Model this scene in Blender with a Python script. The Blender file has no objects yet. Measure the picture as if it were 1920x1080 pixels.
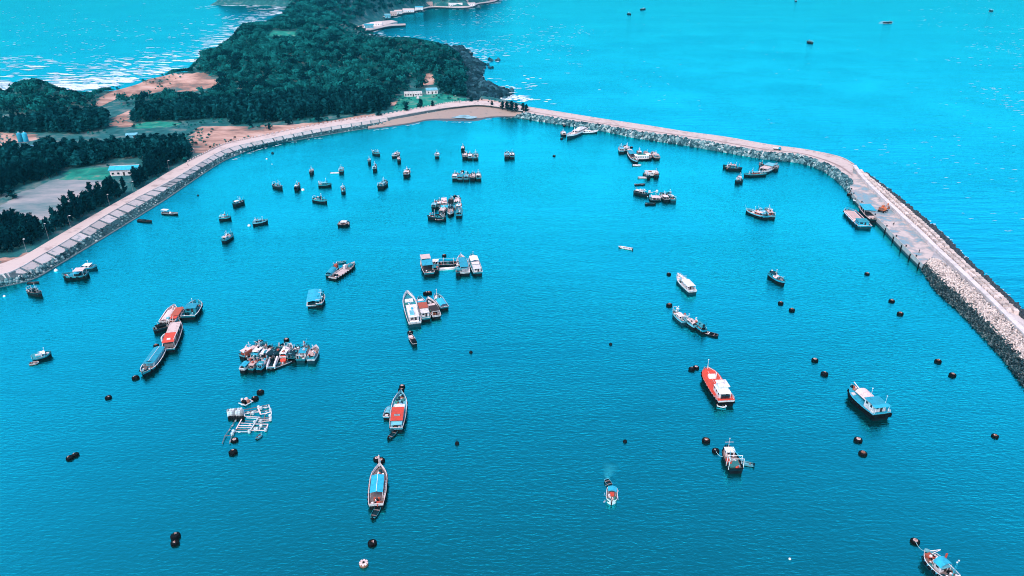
import bpy, math, random
import numpy as np

# ------------------------------------------------------------------ camera
scene = bpy.context.scene
CAM_H, FPX, HOR = 120.0, 1321.0, -100.0          # drone height (m), focal length and horizon row of a 1920 px wide frame
PITCH = math.atan((540 - HOR) / FPX)
cam_d = bpy.data.cameras.new('camera')
cam_d.sensor_width = 36.0
cam_d.lens = 36.0 * FPX / 1920.0
cam_d.clip_start, cam_d.clip_end = 1.0, 30000.0
cam = bpy.data.objects.new('camera', cam_d)
scene.collection.objects.link(cam)
cam.location = (0, 0, CAM_H)
cam.rotation_euler = (math.pi / 2 - PITCH, 0, 0)
scene.camera = cam

# ------------------------------------------------------------------ sky and sun
SUN_EL, SUN_AZ = 55.0, 207.0                      # degrees; azimuth clockwise from +Y (away from the camera)
world = bpy.data.worlds.new('World')
scene.world = world
world.use_nodes = True
wn = world.node_tree
wn.nodes.clear()
w_out = wn.nodes.new('ShaderNodeOutputWorld')
w_bg = wn.nodes.new('ShaderNodeBackground')
w_sky = wn.nodes.new('ShaderNodeTexSky')
w_sky.sky_type = 'NISHITA'
w_sky.sun_disc = False
w_sky.sun_elevation = math.radians(SUN_EL)
w_sky.sun_rotation = math.radians(SUN_AZ)
w_sky.altitude = 100
w_sky.air_density = 1.0
w_sky.dust_density = 3.0
w_sky.ozone_density = 1.0
w_bg.inputs['Strength'].default_value = 0.15
wn.links.new(w_sky.outputs[0], w_bg.inputs['Color'])
wn.links.new(w_bg.outputs[0], w_out.inputs['Surface'])

sun_d = bpy.data.lights.new('sun', 'SUN')
sun_d.energy = 0.6
sun_d.angle = math.radians(25)
sun_d.color = (1.0, 0.94, 0.88)
sun = bpy.data.objects.new('sun', sun_d)
scene.collection.objects.link(sun)
sun.rotation_euler = (math.radians(90 - SUN_EL), 0, math.pi - math.radians(SUN_AZ))

scene.view_settings.view_transform = 'Standard'
scene.view_settings.look = 'None'
scene.view_settings.exposure = 1.1
scene.view_settings.gamma = 1.0
scene.view_settings.use_curve_mapping = False
scene.render.engine = 'CYCLES'
scene.cycles.max_bounces = 5
scene.cycles.diffuse_bounces = 2
scene.cycles.glossy_bounces = 2
scene.cycles.transparent_max_bounces = 8
scene.cycles.volume_bounces = 0
scene.cycles.use_denoising = True
scene.cycles.denoiser = 'OPENIMAGEDENOISE'
scene.cycles.denoising_input_passes = 'RGB_ALBEDO_NORMAL'
scene.cycles.denoising_prefilter = 'ACCURATE'
scene.cycles.filter_width = 1.0

# ------------------------------------------------------------------ helpers
cth, sth = math.cos(PITCH), math.sin(PITCH)

def G(u, v, z=0.0):
    """ground coordinates (m) of a surveyed point of the 1920x1080 frame lying at height z"""
    x, y = u - 960.0, v - 540.0
    dz = -(FPX * sth + y * cth)
    t = (z - CAM_H) / dz
    return (x * t, (FPX * cth - y * sth) * t)

def G3(u, v, z=0.0):
    a = G(u, v, z)
    return (a[0], a[1], z)

def proj(X, Y, Z):
    zc = Y * cth - (Z - CAM_H) * sth
    yc = -Y * sth - (Z - CAM_H) * cth
    return 960 + FPX * X / zc, 540 + FPX * yc / zc

col = scene.collection
RNG = random.Random(7)
NPR = np.random.default_rng(11)

def link(name, me, mat=None, parent=None):
    o = bpy.data.objects.new(name, me)
    if me is not None and mat is not None and not me.materials:
        me.materials.append(mat)
    col.objects.link(o)
    if parent is not None:
        o.parent = parent
    return o

def tag(o, label=None, cat=None, group=None, kind=None):
    if label: o['label'] = label
    if cat: o['category'] = cat
    if group: o['group'] = group
    if kind: o['kind'] = kind
    return o

def empty(name, loc, rz=0.0):
    o = bpy.data.objects.new(name, None)
    o.empty_display_size = 0.5
    col.objects.link(o)
    o.location = loc
    o.rotation_euler = (0, 0, rz)
    return o

def copy_tree(o, parent=None):
    c = o.copy()
    col.objects.link(c)
    c.parent = parent
    for ch in o.children:
        copy_tree(ch, c)
    return c

class MB:
    """collects simple shapes and builds them as one mesh"""
    def __init__(s):
        s.v, s.f = [], []
    def add(s, vs, fs):
        n = len(s.v)
        s.v += [tuple(p) for p in vs]
        s.f += [tuple(i + n for i in q) for q in fs]
        return s
    def box(s, x0, x1, y0, y1, z0, z1, taper=1.0, rz=0.0, c=None):
        cx, cy = (x0 + x1) / 2, (y0 + y1) / 2
        vs = []
        for z, k in ((z0, 1.0), (z1, taper)):
            for x, y in ((x0, y0), (x1, y0), (x1, y1), (x0, y1)):
                dx, dy = (x - cx) * k, (y - cy) * k
                if rz:
                    dx, dy = dx * math.cos(rz) - dy * math.sin(rz), dx * math.sin(rz) + dy * math.cos(rz)
                vs.append((cx + dx, cy + dy, z))
        return s.add(vs, [(3, 2, 1, 0), (4, 5, 6, 7), (0, 1, 5, 4), (1, 2, 6, 5), (2, 3, 7, 6), (3, 0, 4, 7)])
    def rod(s, a, b, r, n=5, r2=None):
        r2 = r if r2 is None else r2
        a, b = np.array(a, float), np.array(b, float)
        d = b - a
        d /= max(np.linalg.norm(d), 1e-6)
        u = np.cross(d, (0, 0, 1.0)) if abs(d[2]) < 0.9 else np.cross(d, (1.0, 0, 0))
        u /= np.linalg.norm(u)
        w = np.cross(d, u)
        vs = []
        for p, q in ((a, r), (b, r2)):
            for i in range(n):
                t = 2 * math.pi * i / n
                vs.append(tuple(p + (u * math.cos(t) + w * math.sin(t)) * q))
        fs = [(i, (i + 1) % n, n + (i + 1) % n, n + i) for i in range(n)]
        fs += [tuple(range(n - 1, -1, -1)), tuple(range(n, 2 * n))]
        return s.add(vs, fs)
    def path(s, pts, r, n=4):
        for a, b in zip(pts[:-1], pts[1:]):
            s.rod(a, b, r, n)
        return s
    def lathe(s, prof, n=10, c=(0, 0, 0)):
        vs = []
        for r, z in prof:
            for i in range(n):
                t = 2 * math.pi * i / n
                vs.append((c[0] + r * math.cos(t), c[1] + r * math.sin(t), c[2] + z))
        m = len(prof)
        fs = [(k * n + i, k * n + (i + 1) % n, (k + 1) * n + (i + 1) % n, (k + 1) * n + i) for k in range(m - 1) for i in range(n)]
        fs += [tuple(range(n - 1, -1, -1)), tuple(range((m - 1) * n, m * n))]
        return s.add(vs, fs)
    def torus(s, c, ax, R, r, n=10, m=5):
        ax = np.array(ax, float); ax /= np.linalg.norm(ax)
        u = np.cross(ax, (0, 0, 1.0)) if abs(ax[2]) < 0.9 else np.array((1.0, 0, 0))
        u /= np.linalg.norm(u)
        w = np.cross(ax, u)
        vs = []
        for i in range(n):
            t = 2 * math.pi * i / n
            e = u * math.cos(t) + w * math.sin(t)
            for j in range(m):
                p = 2 * math.pi * j / m
                vs.append(tuple(np.array(c) + e * (R + r * math.cos(p)) + ax * r * math.sin(p)))
        fs = [(i * m + j, ((i + 1) % n) * m + j, ((i + 1) % n) * m + (j + 1) % m, i * m + (j + 1) % m) for i in range(n) for j in range(m)]
        return s.add(vs, fs)
    def grid(s, rows):
        """rows of equal length joined into a sheet"""
        m = len(rows[0])
        vs = [p for r in rows for p in r]
        fs = [(i * m + j, i * m + j + 1, (i + 1) * m + j + 1, (i + 1) * m + j) for i in range(len(rows) - 1) for j in range(m - 1)]
        return s.add(vs, fs)
    def mesh(s, name='part', smooth=False):
        me = bpy.data.meshes.new(name)
        me.from_pydata(s.v, [], s.f)
        if smooth:
            me.polygons.foreach_set('use_smooth', [True] * len(me.polygons))
        me.update()
        return me
    def build(s, name, mat, parent=None, smooth=False):
        return link(name, s.mesh(name, smooth), mat, parent)

def np_mesh(name, v, f, smooth=False):
    """v (n,3), f (m,k) arrays"""
    me = bpy.data.meshes.new(name)
    k = f.shape[1]
    me.vertices.add(len(v)); me.loops.add(f.size); me.polygons.add(len(f))
    me.vertices.foreach_set('co', np.asarray(v, np.float32).ravel())
    me.loops.foreach_set('vertex_index', f.astype(np.int32).ravel())
    me.polygons.foreach_set('loop_start', np.arange(0, f.size, k, dtype=np.int32))
    me.polygons.foreach_set('loop_total', np.full(len(f), k, np.int32))
    if smooth:
        me.polygons.foreach_set('use_smooth', np.ones(len(f), bool))
    me.update(calc_edges=True)
    return me

def spline(pts, n):
    """n points on a Catmull-Rom curve through pts (tuples of any size)"""
    p = np.array(pts, float)
    p = np.vstack([2 * p[0] - p[1], p, 2 * p[-1] - p[-2]])
    out = []
    m = len(pts) - 1
    for i in range(n):
        t = i / (n - 1) * m
        k = min(int(t), m - 1)
        t -= k
        a, b, c, d = p[k], p[k + 1], p[k + 2], p[k + 3]
        out.append(0.5 * (2 * b + (c - a) * t + (2 * a - 5 * b + 4 * c - d) * t * t + (3 * b - a - 3 * c + d) * t ** 3))
    return np.array(out)

def in_poly(px, py, poly):
    px, py = np.asarray(px), np.asarray(py)
    r = np.zeros(px.shape, bool)
    n = len(poly)
    for i in range(n):
        x0, y0 = poly[i]; x1, y1 = poly[(i + 1) % n]
        if y0 == y1: continue
        c = ((y0 > py) != (y1 > py)) & (px < (x1 - x0) * (py - y0) / (y1 - y0) + x0)
        r ^= c
    return r

def seg_dist(px, py, poly, closed=True):
    d = np.full(np.asarray(px).shape, 1e9)
    n = len(poly)
    for i in range(n if closed else n - 1):
        x0, y0 = poly[i]; x1, y1 = poly[(i + 1) % n]
        dx, dy = x1 - x0, y1 - y0
        t = np.clip(((px - x0) * dx + (py - y0) * dy) / (dx * dx + dy * dy + 1e-9), 0, 1)
        d = np.minimum(d, np.hypot(px - x0 - t * dx, py - y0 - t * dy))
    return d

def sstep(x, a, b):
    t = np.clip((x - a) / (b - a), 0, 1)
    return t * t * (3 - 2 * t)

def vnoise(x, y, s, seed):
    """smooth value noise, 0..1"""
    r = np.random.default_rng(seed).random((256, 256))
    x, y = np.asarray(x) / s, np.asarray(y) / s
    xi, yi = np.floor(x).astype(int), np.floor(y).astype(int)
    fx, fy = x - xi, y - yi
    fx, fy = fx * fx * (3 - 2 * fx), fy * fy * (3 - 2 * fy)
    g = lambda a, b: r[a % 256, b % 256]
    return (g(xi, yi) * (1 - fx) + g(xi + 1, yi) * fx) * (1 - fy) + (g(xi, yi + 1) * (1 - fx) + g(xi + 1, yi + 1) * fx) * fy

# ------------------------------------------------------------------ materials
MATS = {}
def nn(nt, t, **k):
    n = nt.nodes.new(t)
    for a, b in k.items():
        setattr(n, a, b)
    return n

def paint(name, c, rough=0.6, wear=0.25, scale=1.2, c2=None, per_object=0.12, spec=0.3, bump=0.0):
    """a painted or raw surface: colour broken up by two noises, a little different from object to object"""
    if name in MATS: return MATS[name]
    m = bpy.data.materials.new(name); m.use_nodes = True
    nt = m.node_tree; nt.nodes.clear(); L = nt.links
    out = nn(nt, 'ShaderNodeOutputMaterial'); b = nn(nt, 'ShaderNodeBsdfPrincipled')
    L.new(b.outputs[0], out.inputs[0])
    tc = nn(nt, 'ShaderNodeTexCoord')
    n1 = nn(nt, 'ShaderNodeTexNoise'); n1.inputs['Scale'].default_value = scale; n1.inputs['Detail'].default_value = 5; n1.inputs['Roughness'].default_value = 0.7
    L.new(tc.outputs['Object'], n1.inputs['Vector'])
    rp = nn(nt, 'ShaderNodeValToRGB')
    d = c2 if c2 else tuple(x * 0.45 for x in c)
    rp.color_ramp.elements[0].position = 0.30; rp.color_ramp.elements[0].color = (*d, 1)
    rp.color_ramp.elements[1].position = 0.30 + 0.35 * (1 - wear) * 0.6 + 0.12; rp.color_ramp.elements[1].color = (*c, 1)
    L.new(n1.outputs['Fac'], rp.inputs['Fac'])
    oi = nn(nt, 'ShaderNodeObjectInfo')
    hs = nn(nt, 'ShaderNodeHueSaturation')
    mr = nn(nt, 'ShaderNodeMapRange'); mr.inputs['To Min'].default_value = 1 - per_object; mr.inputs['To Max'].default_value = 1 + per_object
    L.new(oi.outputs['Random'], mr.inputs['Value']); L.new(mr.outputs[0], hs.inputs['Value'])
    L.new(rp.outputs[0], hs.inputs['Color']); L.new(hs.outputs[0], b.inputs['Base Color'])
    b.inputs['Roughness'].default_value = rough
    b.inputs['Specular IOR Level'].default_value = spec
    if bump:
        bp = nn(nt, 'ShaderNodeBump'); bp.inputs['Strength'].default_value = bump; bp.inputs['Distance'].default_value = 0.2
        L.new(n1.outputs['Fac'], bp.inputs['Height']); L.new(bp.outputs[0], b.inputs['Normal'])
    MATS[name] = m
    return m

WHITE = paint('white_paint', (0.78, 0.71, 0.73), 0.6, 0.6, 1.1, (0.34, 0.30, 0.31), per_object=0.22)
CREAM = paint('faded_pink_paint', (0.52, 0.34, 0.32), 0.7, 0.4, 1.0, (0.42, 0.27, 0.26))
PINK = paint('sun_bleached_tarpaulin', (0.70, 0.52, 0.51), 0.8, 0.7, 0.9, (0.38, 0.26, 0.26), per_object=0.22)
TEAL = paint('teal_paint', (0.02, 0.26, 0.33), 0.6, 0.4, 0.9, (0.012, 0.12, 0.16))
CYAN = paint('cyan_paint', (0.02, 0.36, 0.52), 0.6, 0.5, 0.8, (0.02, 0.20, 0.29), per_object=0.25)
SKYB = paint('pale_blue_paint', (0.15, 0.44, 0.54), 0.6, 0.5, 0.8, (0.05, 0.20, 0.28))
RED = paint('orange_red_paint', (0.62, 0.06, 0.035), 0.7, 0.5, 0.7, (0.36, 0.06, 0.045))
RUST = paint('rusty_red_paint', (0.42, 0.08, 0.05), 0.8, 0.6, 1.0, (0.22, 0.09, 0.07))
RUSTY = paint('rust', (0.26, 0.10, 0.065), 0.9, 0.6, 3.0, (0.05, 0.025, 0.02))
DARK = paint('black_paint_and_hull_shade', (0.007, 0.008, 0.011), 0.7, 0.3, 1.0, spec=0.08)
RUBBER = paint('tyre_rubber', (0.006, 0.0055, 0.007), 0.9, 0.3, 2.0, spec=0.05)
NAVY = paint('dark_blue_green_paint', (0.006, 0.036, 0.052), 0.6, 0.5, 0.9, spec=0.1)
WOOD = paint('weathered_deck_wood', (0.19, 0.14, 0.14), 0.9, 0.6, 2.0, (0.12, 0.09, 0.09), bump=0.2)
DKWOOD = paint('dark_wet_wood', (0.04, 0.03, 0.033), 0.8, 0.6, 2.0)
GREY = paint('grey_steel', (0.24, 0.26, 0.29), 0.6, 0.5, 1.0)
ROPE = paint('pale_rope', (0.35, 0.55, 0.58), 0.9, 0.3, 3.0)
GLASS = paint('dark_window_glass', (0.01, 0.018, 0.025), 0.1, 0.1, 1.0, spec=0.6)
FOAM = paint('white_polystyrene', (0.55, 0.60, 0.63), 0.9, 0.5, 2.0, (0.25, 0.30, 0.33))
NET = paint('blue_green_net', (0.03, 0.16, 0.17), 0.95, 0.7, 4.0)
GREEN = paint('green_net', (0.03, 0.22, 0.19), 0.95, 0.5, 3.0)
ORANGE = paint('orange_machine_paint', (0.62, 0.16, 0.06), 0.6, 0.4, 1.0)
CONC = paint('pale_concrete', (0.54, 0.45, 0.44), 0.9, 0.6, 0.25, (0.32, 0.26, 0.26), per_object=0.15, bump=0.3)
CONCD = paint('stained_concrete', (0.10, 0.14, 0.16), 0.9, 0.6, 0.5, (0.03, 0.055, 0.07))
WET = paint('wet_weedy_rock', (0.02, 0.05, 0.06), 0.6, 0.6, 0.5, (0.012, 0.03, 0.036), per_object=0.35)
ROCK = paint('blue_grey_rock', (0.12, 0.22, 0.25), 0.9, 0.8, 0.4, (0.012, 0.045, 0.06), per_object=0.5)
PALEROCK = paint('pale_concrete_armour', (0.58, 0.47, 0.44), 0.9, 0.5, 0.6, (0.34, 0.29, 0.28), per_object=0.25)
DRYROAD = paint('pale_dust_road', (0.54, 0.42, 0.40), 0.95, 0.75, 0.14, (0.30, 0.22, 0.21), bump=0.2)
SAND = paint('brown_shore_sand', (0.34, 0.25, 0.22), 0.95, 1.0, 0.22, (0.12, 0.135, 0.14), bump=0.3)
def tinted(name, stops, rough=0.9, spec=0.2):
    """loose stones: every stone its own shade, plus a fine noise"""
    m = bpy.data.materials.new(name); m.use_nodes = True
    nt = m.node_tree; b = nt.nodes['Principled BSDF']; L = nt.links
    at = nn(nt, 'ShaderNodeAttribute', attribute_name='tint'); geo = nn(nt, 'ShaderNodeNewGeometry')
    n = nn(nt, 'ShaderNodeTexNoise'); n.inputs['Scale'].default_value = 1.2; n.inputs['Detail'].default_value = 4
    L.new(geo.outputs['Position'], n.inputs['Vector'])
    ma = nn(nt, 'ShaderNodeMath', operation='MULTIPLY_ADD'); ma.inputs[1].default_value = 0.75
    sb = nn(nt, 'ShaderNodeMath', operation='MULTIPLY_ADD'); sb.inputs[1].default_value = 0.6; sb.inputs[2].default_value = -0.18
    L.new(n.outputs['Fac'], sb.inputs[0]); L.new(at.outputs['Fac'], ma.inputs[0]); L.new(sb.outputs[0], ma.inputs[2])
    r = nn(nt, 'ShaderNodeValToRGB'); L.new(ma.outputs[0], r.inputs[0])
    while len(r.color_ramp.elements) < len(stops): r.color_ramp.elements.new(0.5)
    for e, (p, c) in zip(r.color_ramp.elements, stops): e.position = p; e.color = (*c, 1)
    L.new(r.outputs[0], b.inputs['Base Color']); b.inputs['Roughness'].default_value = rough; b.inputs['Specular IOR Level'].default_value = spec
    MATS[name] = m
    return m
RUBBLE = tinted('rubble_stone', [(0.15, (0.006, 0.03, 0.042)), (0.45, (0.04, 0.12, 0.145)), (0.75, (0.16, 0.27, 0.29)), (0.95, (0.52, 0.50, 0.50))])
SHORE = tinted('dark_shore_rock', [(0.2, (0.003, 0.018, 0.028)), (0.6, (0.010, 0.050, 0.072)), (0.95, (0.045, 0.13, 0.17))], 0.8, 0.1)
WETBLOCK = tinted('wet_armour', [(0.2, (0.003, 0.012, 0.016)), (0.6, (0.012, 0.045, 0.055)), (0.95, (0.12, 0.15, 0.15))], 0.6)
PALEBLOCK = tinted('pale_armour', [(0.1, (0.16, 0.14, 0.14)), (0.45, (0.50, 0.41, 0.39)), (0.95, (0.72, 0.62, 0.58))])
FLEECE = paint('sea_foam', (0.70, 0.72, 0.78), 0.9, 0.4, 0.5, (0.30, 0.60, 0.70))
BARK = paint('dark_bark', (0.05, 0.045, 0.045), 0.9, 0.5, 3.0)

def foliage_mat(name, dark, lite, per):
    m = bpy.data.materials.new(name); m.use_nodes = True
    nt = m.node_tree; nt.nodes.clear(); L = nt.links
    out = nn(nt, 'ShaderNodeOutputMaterial')
    df = nn(nt, 'ShaderNodeBsdfDiffuse'); tr = nn(nt, 'ShaderNodeBsdfTranslucent'); mx = nn(nt, 'ShaderNodeMixShader')
    mx.inputs[0].default_value = 0.25
    geo = nn(nt, 'ShaderNodeNewGeometry')
    n1 = nn(nt, 'ShaderNodeTexNoise'); n1.inputs['Scale'].default_value = per; n1.inputs['Detail'].default_value = 3
    L.new(geo.outputs['Position'], n1.inputs['Vector'])
    ad = nn(nt, 'ShaderNodeMath', operation='MULTIPLY_ADD'); ad.inputs[1].default_value = 0.16
    at = nn(nt, 'ShaderNodeAttribute', attribute_name='tint'); oi = nn(nt, 'ShaderNodeObjectInfo')
    a2 = nn(nt, 'ShaderNodeMath', operation='MULTIPLY_ADD'); a2.inputs[1].default_value = 0.45
    L.new(at.outputs['Fac'], a2.inputs[0])
    sc = nn(nt, 'ShaderNodeMath', operation='MULTIPLY'); sc.inputs[1].default_value = 0.55
    L.new(n1.outputs['Fac'], sc.inputs[0]); L.new(sc.outputs[0], a2.inputs[2])
    a3 = nn(nt, 'ShaderNodeMath', operation='MULTIPLY_ADD'); a3.inputs[1].default_value = 0.2
    L.new(oi.outputs['Random'], a3.inputs[0]); L.new(a2.outputs[0], a3.inputs[2])
    L.new(geo.outputs['Random Per Island'], ad.inputs[0]); L.new(a3.outputs[0], ad.inputs[2])
    rp = nn(nt, 'ShaderNodeValToRGB')
    rp.color_ramp.elements[0].position = 0.48; rp.color_ramp.elements[0].color = (*dark, 1)
    rp.color_ramp.elements[1].position = 1.02; rp.color_ramp.elements[1].color = (*lite, 1)
    L.new(ad.outputs[0], rp.inputs[0])
    L.new(rp.outputs[0], df.inputs[0]); L.new(rp.outputs[0], tr.inputs[0])
    L.new(df.outputs[0], mx.inputs[1]); L.new(tr.outputs[0], mx.inputs[2]); L.new(mx.outputs[0], out.inputs[0])
    return m
LEAF_C = foliage_mat('casuarina_foliage', (0.002, 0.024, 0.036), (0.011, 0.145, 0.165), 0.15)
LEAF_B = foliage_mat('hill_foliage', (0.002, 0.026, 0.038), (0.018, 0.300, 0.285), 0.05)

# ------------------------------------------------------------------ sea
def water_material(name, rip, rx, swell, dist, lo, hi):
    m = bpy.data.materials.new(name); m.use_nodes = True
    nt = m.node_tree; nt.nodes.clear(); L = nt.links
    out = nn(nt, 'ShaderNodeOutputMaterial')
    df = nn(nt, 'ShaderNodeBsdfDiffuse'); gl = nn(nt, 'ShaderNodeBsdfGlossy'); mx = nn(nt, 'ShaderNodeMixShader')
    tc = nn(nt, 'ShaderNodeTexCoord')
    def mapped(sx, sy, rot):
        mp = nn(nt, 'ShaderNodeMapping'); mp.inputs['Scale'].default_value = (sx, sy, 1); mp.inputs['Rotation'].default_value = (0, 0, rot)
        L.new(tc.outputs['Object'], mp.inputs['Vector']); return mp
    def noise(mp, sc, det, rough=0.5, dist=0.0):
        n = nn(nt, 'ShaderNodeTexNoise'); n.inputs['Scale'].default_value = sc; n.inputs['Detail'].default_value = det
        n.inputs['Roughness'].default_value = rough; n.inputs['Distortion'].default_value = dist
        L.new(mp.outputs[0], n.inputs['Vector']); return n
    m1 = mapped(rx, 1.0, 0.06); m2 = mapped(0.22, 1.0, -0.10); m3 = mapped(1, 1, 0)
    r1 = noise(m1, rip, 3, 0.55, 0.4)         # ripples a metre or so apart, crests roughly along X
    r2 = noise(m2, 0.16, 2, 0.5, 0.2)          # longer swell
    # large soft patches: wind streaks in which the ripples are stronger or weaker
    wv = noise(m3, 0.012, 3, 0.6, 0.6)
    amp = nn(nt, 'ShaderNodeMapRange'); amp.inputs['From Min'].default_value = 0.3; amp.inputs['From Max'].default_value = 0.7
    amp.inputs['To Min'].default_value = 0.55; amp.inputs['To Max'].default_value = 1.45
    L.new(wv.outputs['Fac'], amp.inputs['Value'])
    ml = nn(nt, 'ShaderNodeMath', operation='MULTIPLY'); L.new(r1.outputs['Fac'], ml.inputs[0]); L.new(amp.outputs[0], ml.inputs[1])
    sw = nn(nt, 'ShaderNodeMath', operation='MULTIPLY_ADD'); sw.inputs[1].default_value = swell
    L.new(r2.outputs['Fac'], sw.inputs[0]); L.new(ml.outputs[0], sw.inputs[2])
    bp = nn(nt, 'ShaderNodeBump'); bp.inputs['Strength'].default_value = 1.0; bp.inputs['Distance'].default_value = dist
    L.new(sw.outputs[0], bp.inputs['Height'])
    # body colour of the water, a little greener or bluer from place to place
    cr = nn(nt, 'ShaderNodeValToRGB')
    cr.color_ramp.elements[0].position = 0.32; cr.color_ramp.elements[0].color = (0.002, 0.034, 0.034, 1)
    cr.color_ramp.elements[1].position = 0.68; cr.color_ramp.elements[1].color = (0.002, 0.040, 0.046, 1)
    big = noise(m3, 0.006, 2, 0.5)
    L.new(big.outputs['Fac'], cr.inputs[0]); L.new(cr.outputs[0], df.inputs['Color'])
    # slicks and wind lanes reflect a little more or less
    m4 = mapped(0.35, 1.0, 0.5); lanes = noise(m4, 0.011, 4, 0.6, 0.8)
    gr = nn(nt, 'ShaderNodeValToRGB')
    gr.color_ramp.elements[0].position = 0.30; gr.color_ramp.elements[0].color = (0.014, *lo, 1)
    gr.color_ramp.elements[1].position = 0.70; gr.color_ramp.elements[1].color = (0.018, *hi, 1)
    L.new(lanes.outputs['Fac'], gr.inputs[0]); L.new(gr.outputs[0], gl.inputs['Color'])
    gl.inputs['Roughness'].default_value = 0.10
    lw = nn(nt, 'ShaderNodeLayerWeight'); lw.inputs['Blend'].default_value = 0.5
    fr = nn(nt, 'ShaderNodeMapRange', interpolation_type='SMOOTHSTEP'); fr.inputs['From Min'].default_value = 0.10; fr.inputs['From Max'].default_value = 0.80
    fr.inputs['To Min'].default_value = 0.24; fr.inputs['To Max'].default_value = 0.93
    L.new(lw.outputs['Facing'], fr.inputs['Value'])
    for n in (df, gl, lw): L.new(bp.outputs[0], n.inputs['Normal'])
    L.new(fr.outputs[0], mx.inputs[0]); L.new(df.outputs[0], mx.inputs[1]); L.new(gl.outputs[0], mx.inputs[2])
    L.new(mx.outputs[0], out.inputs[0])
    return m
SEA = water_material('sea_water', 0.9, 0.30, 2.2, 0.20, (0.70, 0.86), (0.75, 0.90))
HARBOUR = water_material('harbour_water', 1.25, 0.38, 0.8, 0.18, (0.75, 0.86), (0.88, 0.98))
tag(MB().add([(-9000, -300, -0.02), (9000, -300, -0.02), (9000, 16000, -0.02), (-9000, 16000, -0.02)], [(0, 1, 2, 3)]).build('sea', SEA), kind='structure')

# ------------------------------------------------------------------ terrain
ROADMID = [(-260, 520), (-80, 519), (0, 507), (60, 478), (125, 443), (200, 397), (270, 358), (325, 327), (388, 292), (425, 275), (480, 262), (605, 237), (705, 222), (805, 204), (855, 196), (905, 193), (940, 197), (985, 204)]
COAST = [G(u, v, 4.0) for u, v in ROADMID]
COAST += [G(u, v, 0) for u, v in [(988, 200), (960, 194), (935, 188), (914, 184), (928, 180), (940, 174), (917, 165), (899, 155), (885, 146), (895, 137), (890, 120), (875, 110), (868, 98), (850, 90), (820, 86), (780, 80), (740, 76), (712, 73), (692, 67), (676, 63), (660, 57), (690, 45), (716, 38), (724, 35), (749, 28), (780, 22), (812, 15), (859, 16), (884, 15), (898, 9), (927, 5), (940, -2), (965, -12)]]
COAST += [(20, 2500), (-900, 2500), (-760, 1960), (-715, 1850), (-690, 1735), (-600, 1730), (-500, 1690), (-458, 1600), (-452, 1540), (-470, 1450), (-460, 1340), (-435, 1200), (-405, 1050), (-385, 940), (-368, 840), (-372, 760), (-380, 710), (-398, 675), (-440, 655), (-490, 655), (-560, 620), (-700, 575), (-1000, 520), (-1000, 255)]
HILLS = [(-418, 612, 15, 42, 40), (-315, 695, 13, 62, 36), (-205, 850, 25, 120, 105), (-85, 770, 11, 50, 70), (-270, 960, 12, 110, 120), (-340, 1500, 52, 110, 210), (-350, 1300, 14, 60, 110), (-240, 1950, 66, 170, 260), (-620, 1930, 52, 110, 130)]

SKYLINE = [(-400, 178), (-60, 170), (0, 166), (15, 172), (32, 157), (50, 150), (72, 147), (87, 152), (107, 162), (125, 166), (147, 172), (175, 172), (195, 164), (215, 164), (240, 157), (262, 151), (280, 142), (312, 136), (332, 130), (360, 128), (367, 120), (380, 110), (384, 95), (412, 89), (430, 77), (450, 60), (462, 44), (480, 42), (505, 41), (525, 29), (537, 22), (545, 12), (555, -2), (565, -60)]
HILLTOP = [(590, 30), (635, 48), (660, 64), (690, 70), (720, 72), (760, 70), (790, 74), (815, 79), (840, 86), (858, 97), (868, 114), (875, 150), (880, 185), (900, 186)]
def height_limit(X, Y):
    """how high the land and its trees reach, from the surveyed skyline of the western shore"""
    u = proj(X, Y, 6.0)[0]
    y = np.interp(u, [p[0] for p in SKYLINE], [p[1] for p in SKYLINE]) - 540.0
    y2 = np.interp(u, [p[0] for p in HILLTOP], [p[1] for p in HILLTOP]) - 540.0
    near = CAM_H - Y * (FPX * sth + y2 * cth) / (FPX * cth - y2 * sth)
    far_ = np.where((u < 560) & (Y < 1650), CAM_H - Y * (FPX * sth + y * cth) / (FPX * cth - y * sth), 500.0)
    return np.where((u > 590) & (u < 900) & (Y < 1260), near + 55 * sstep(Y, 1020, 1260), far_)

def terrain_z(X, Y):
    X, Y = np.asarray(X, float), np.asarray(Y, float)
    d = seg_dist(X, Y, COAST)
    d = np.where(in_poly(X, Y, COAST), d, -d)
    h = np.zeros_like(X)
    for x, y, a, sx, sy in HILLS:
        h = h + a * np.exp(-0.5 * (((X - x) / sx) ** 2 + ((Y - y) / sy) ** 2))
    h = h * (0.80 + 0.4 * vnoise(X, Y, 55, 3)) + 1.2 * (vnoise(X, Y, 14, 4) - 0.5) * np.clip(h / 6, 0.12, 1)
    z = 3.6 * sstep(d, -1.0, 7) + h * sstep(d, 2, 42)
    lim = height_limit(X, Y)
    z = np.where((d > 0) & (z > lim - 3.0), np.maximum(lim - 3.0, -2.0), z)
    z = np.where(d < 0, np.minimum(z, -0.6 + 0 * z) - np.clip(-d, 0, 20) * 0.2, z)
    return z, d

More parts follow.
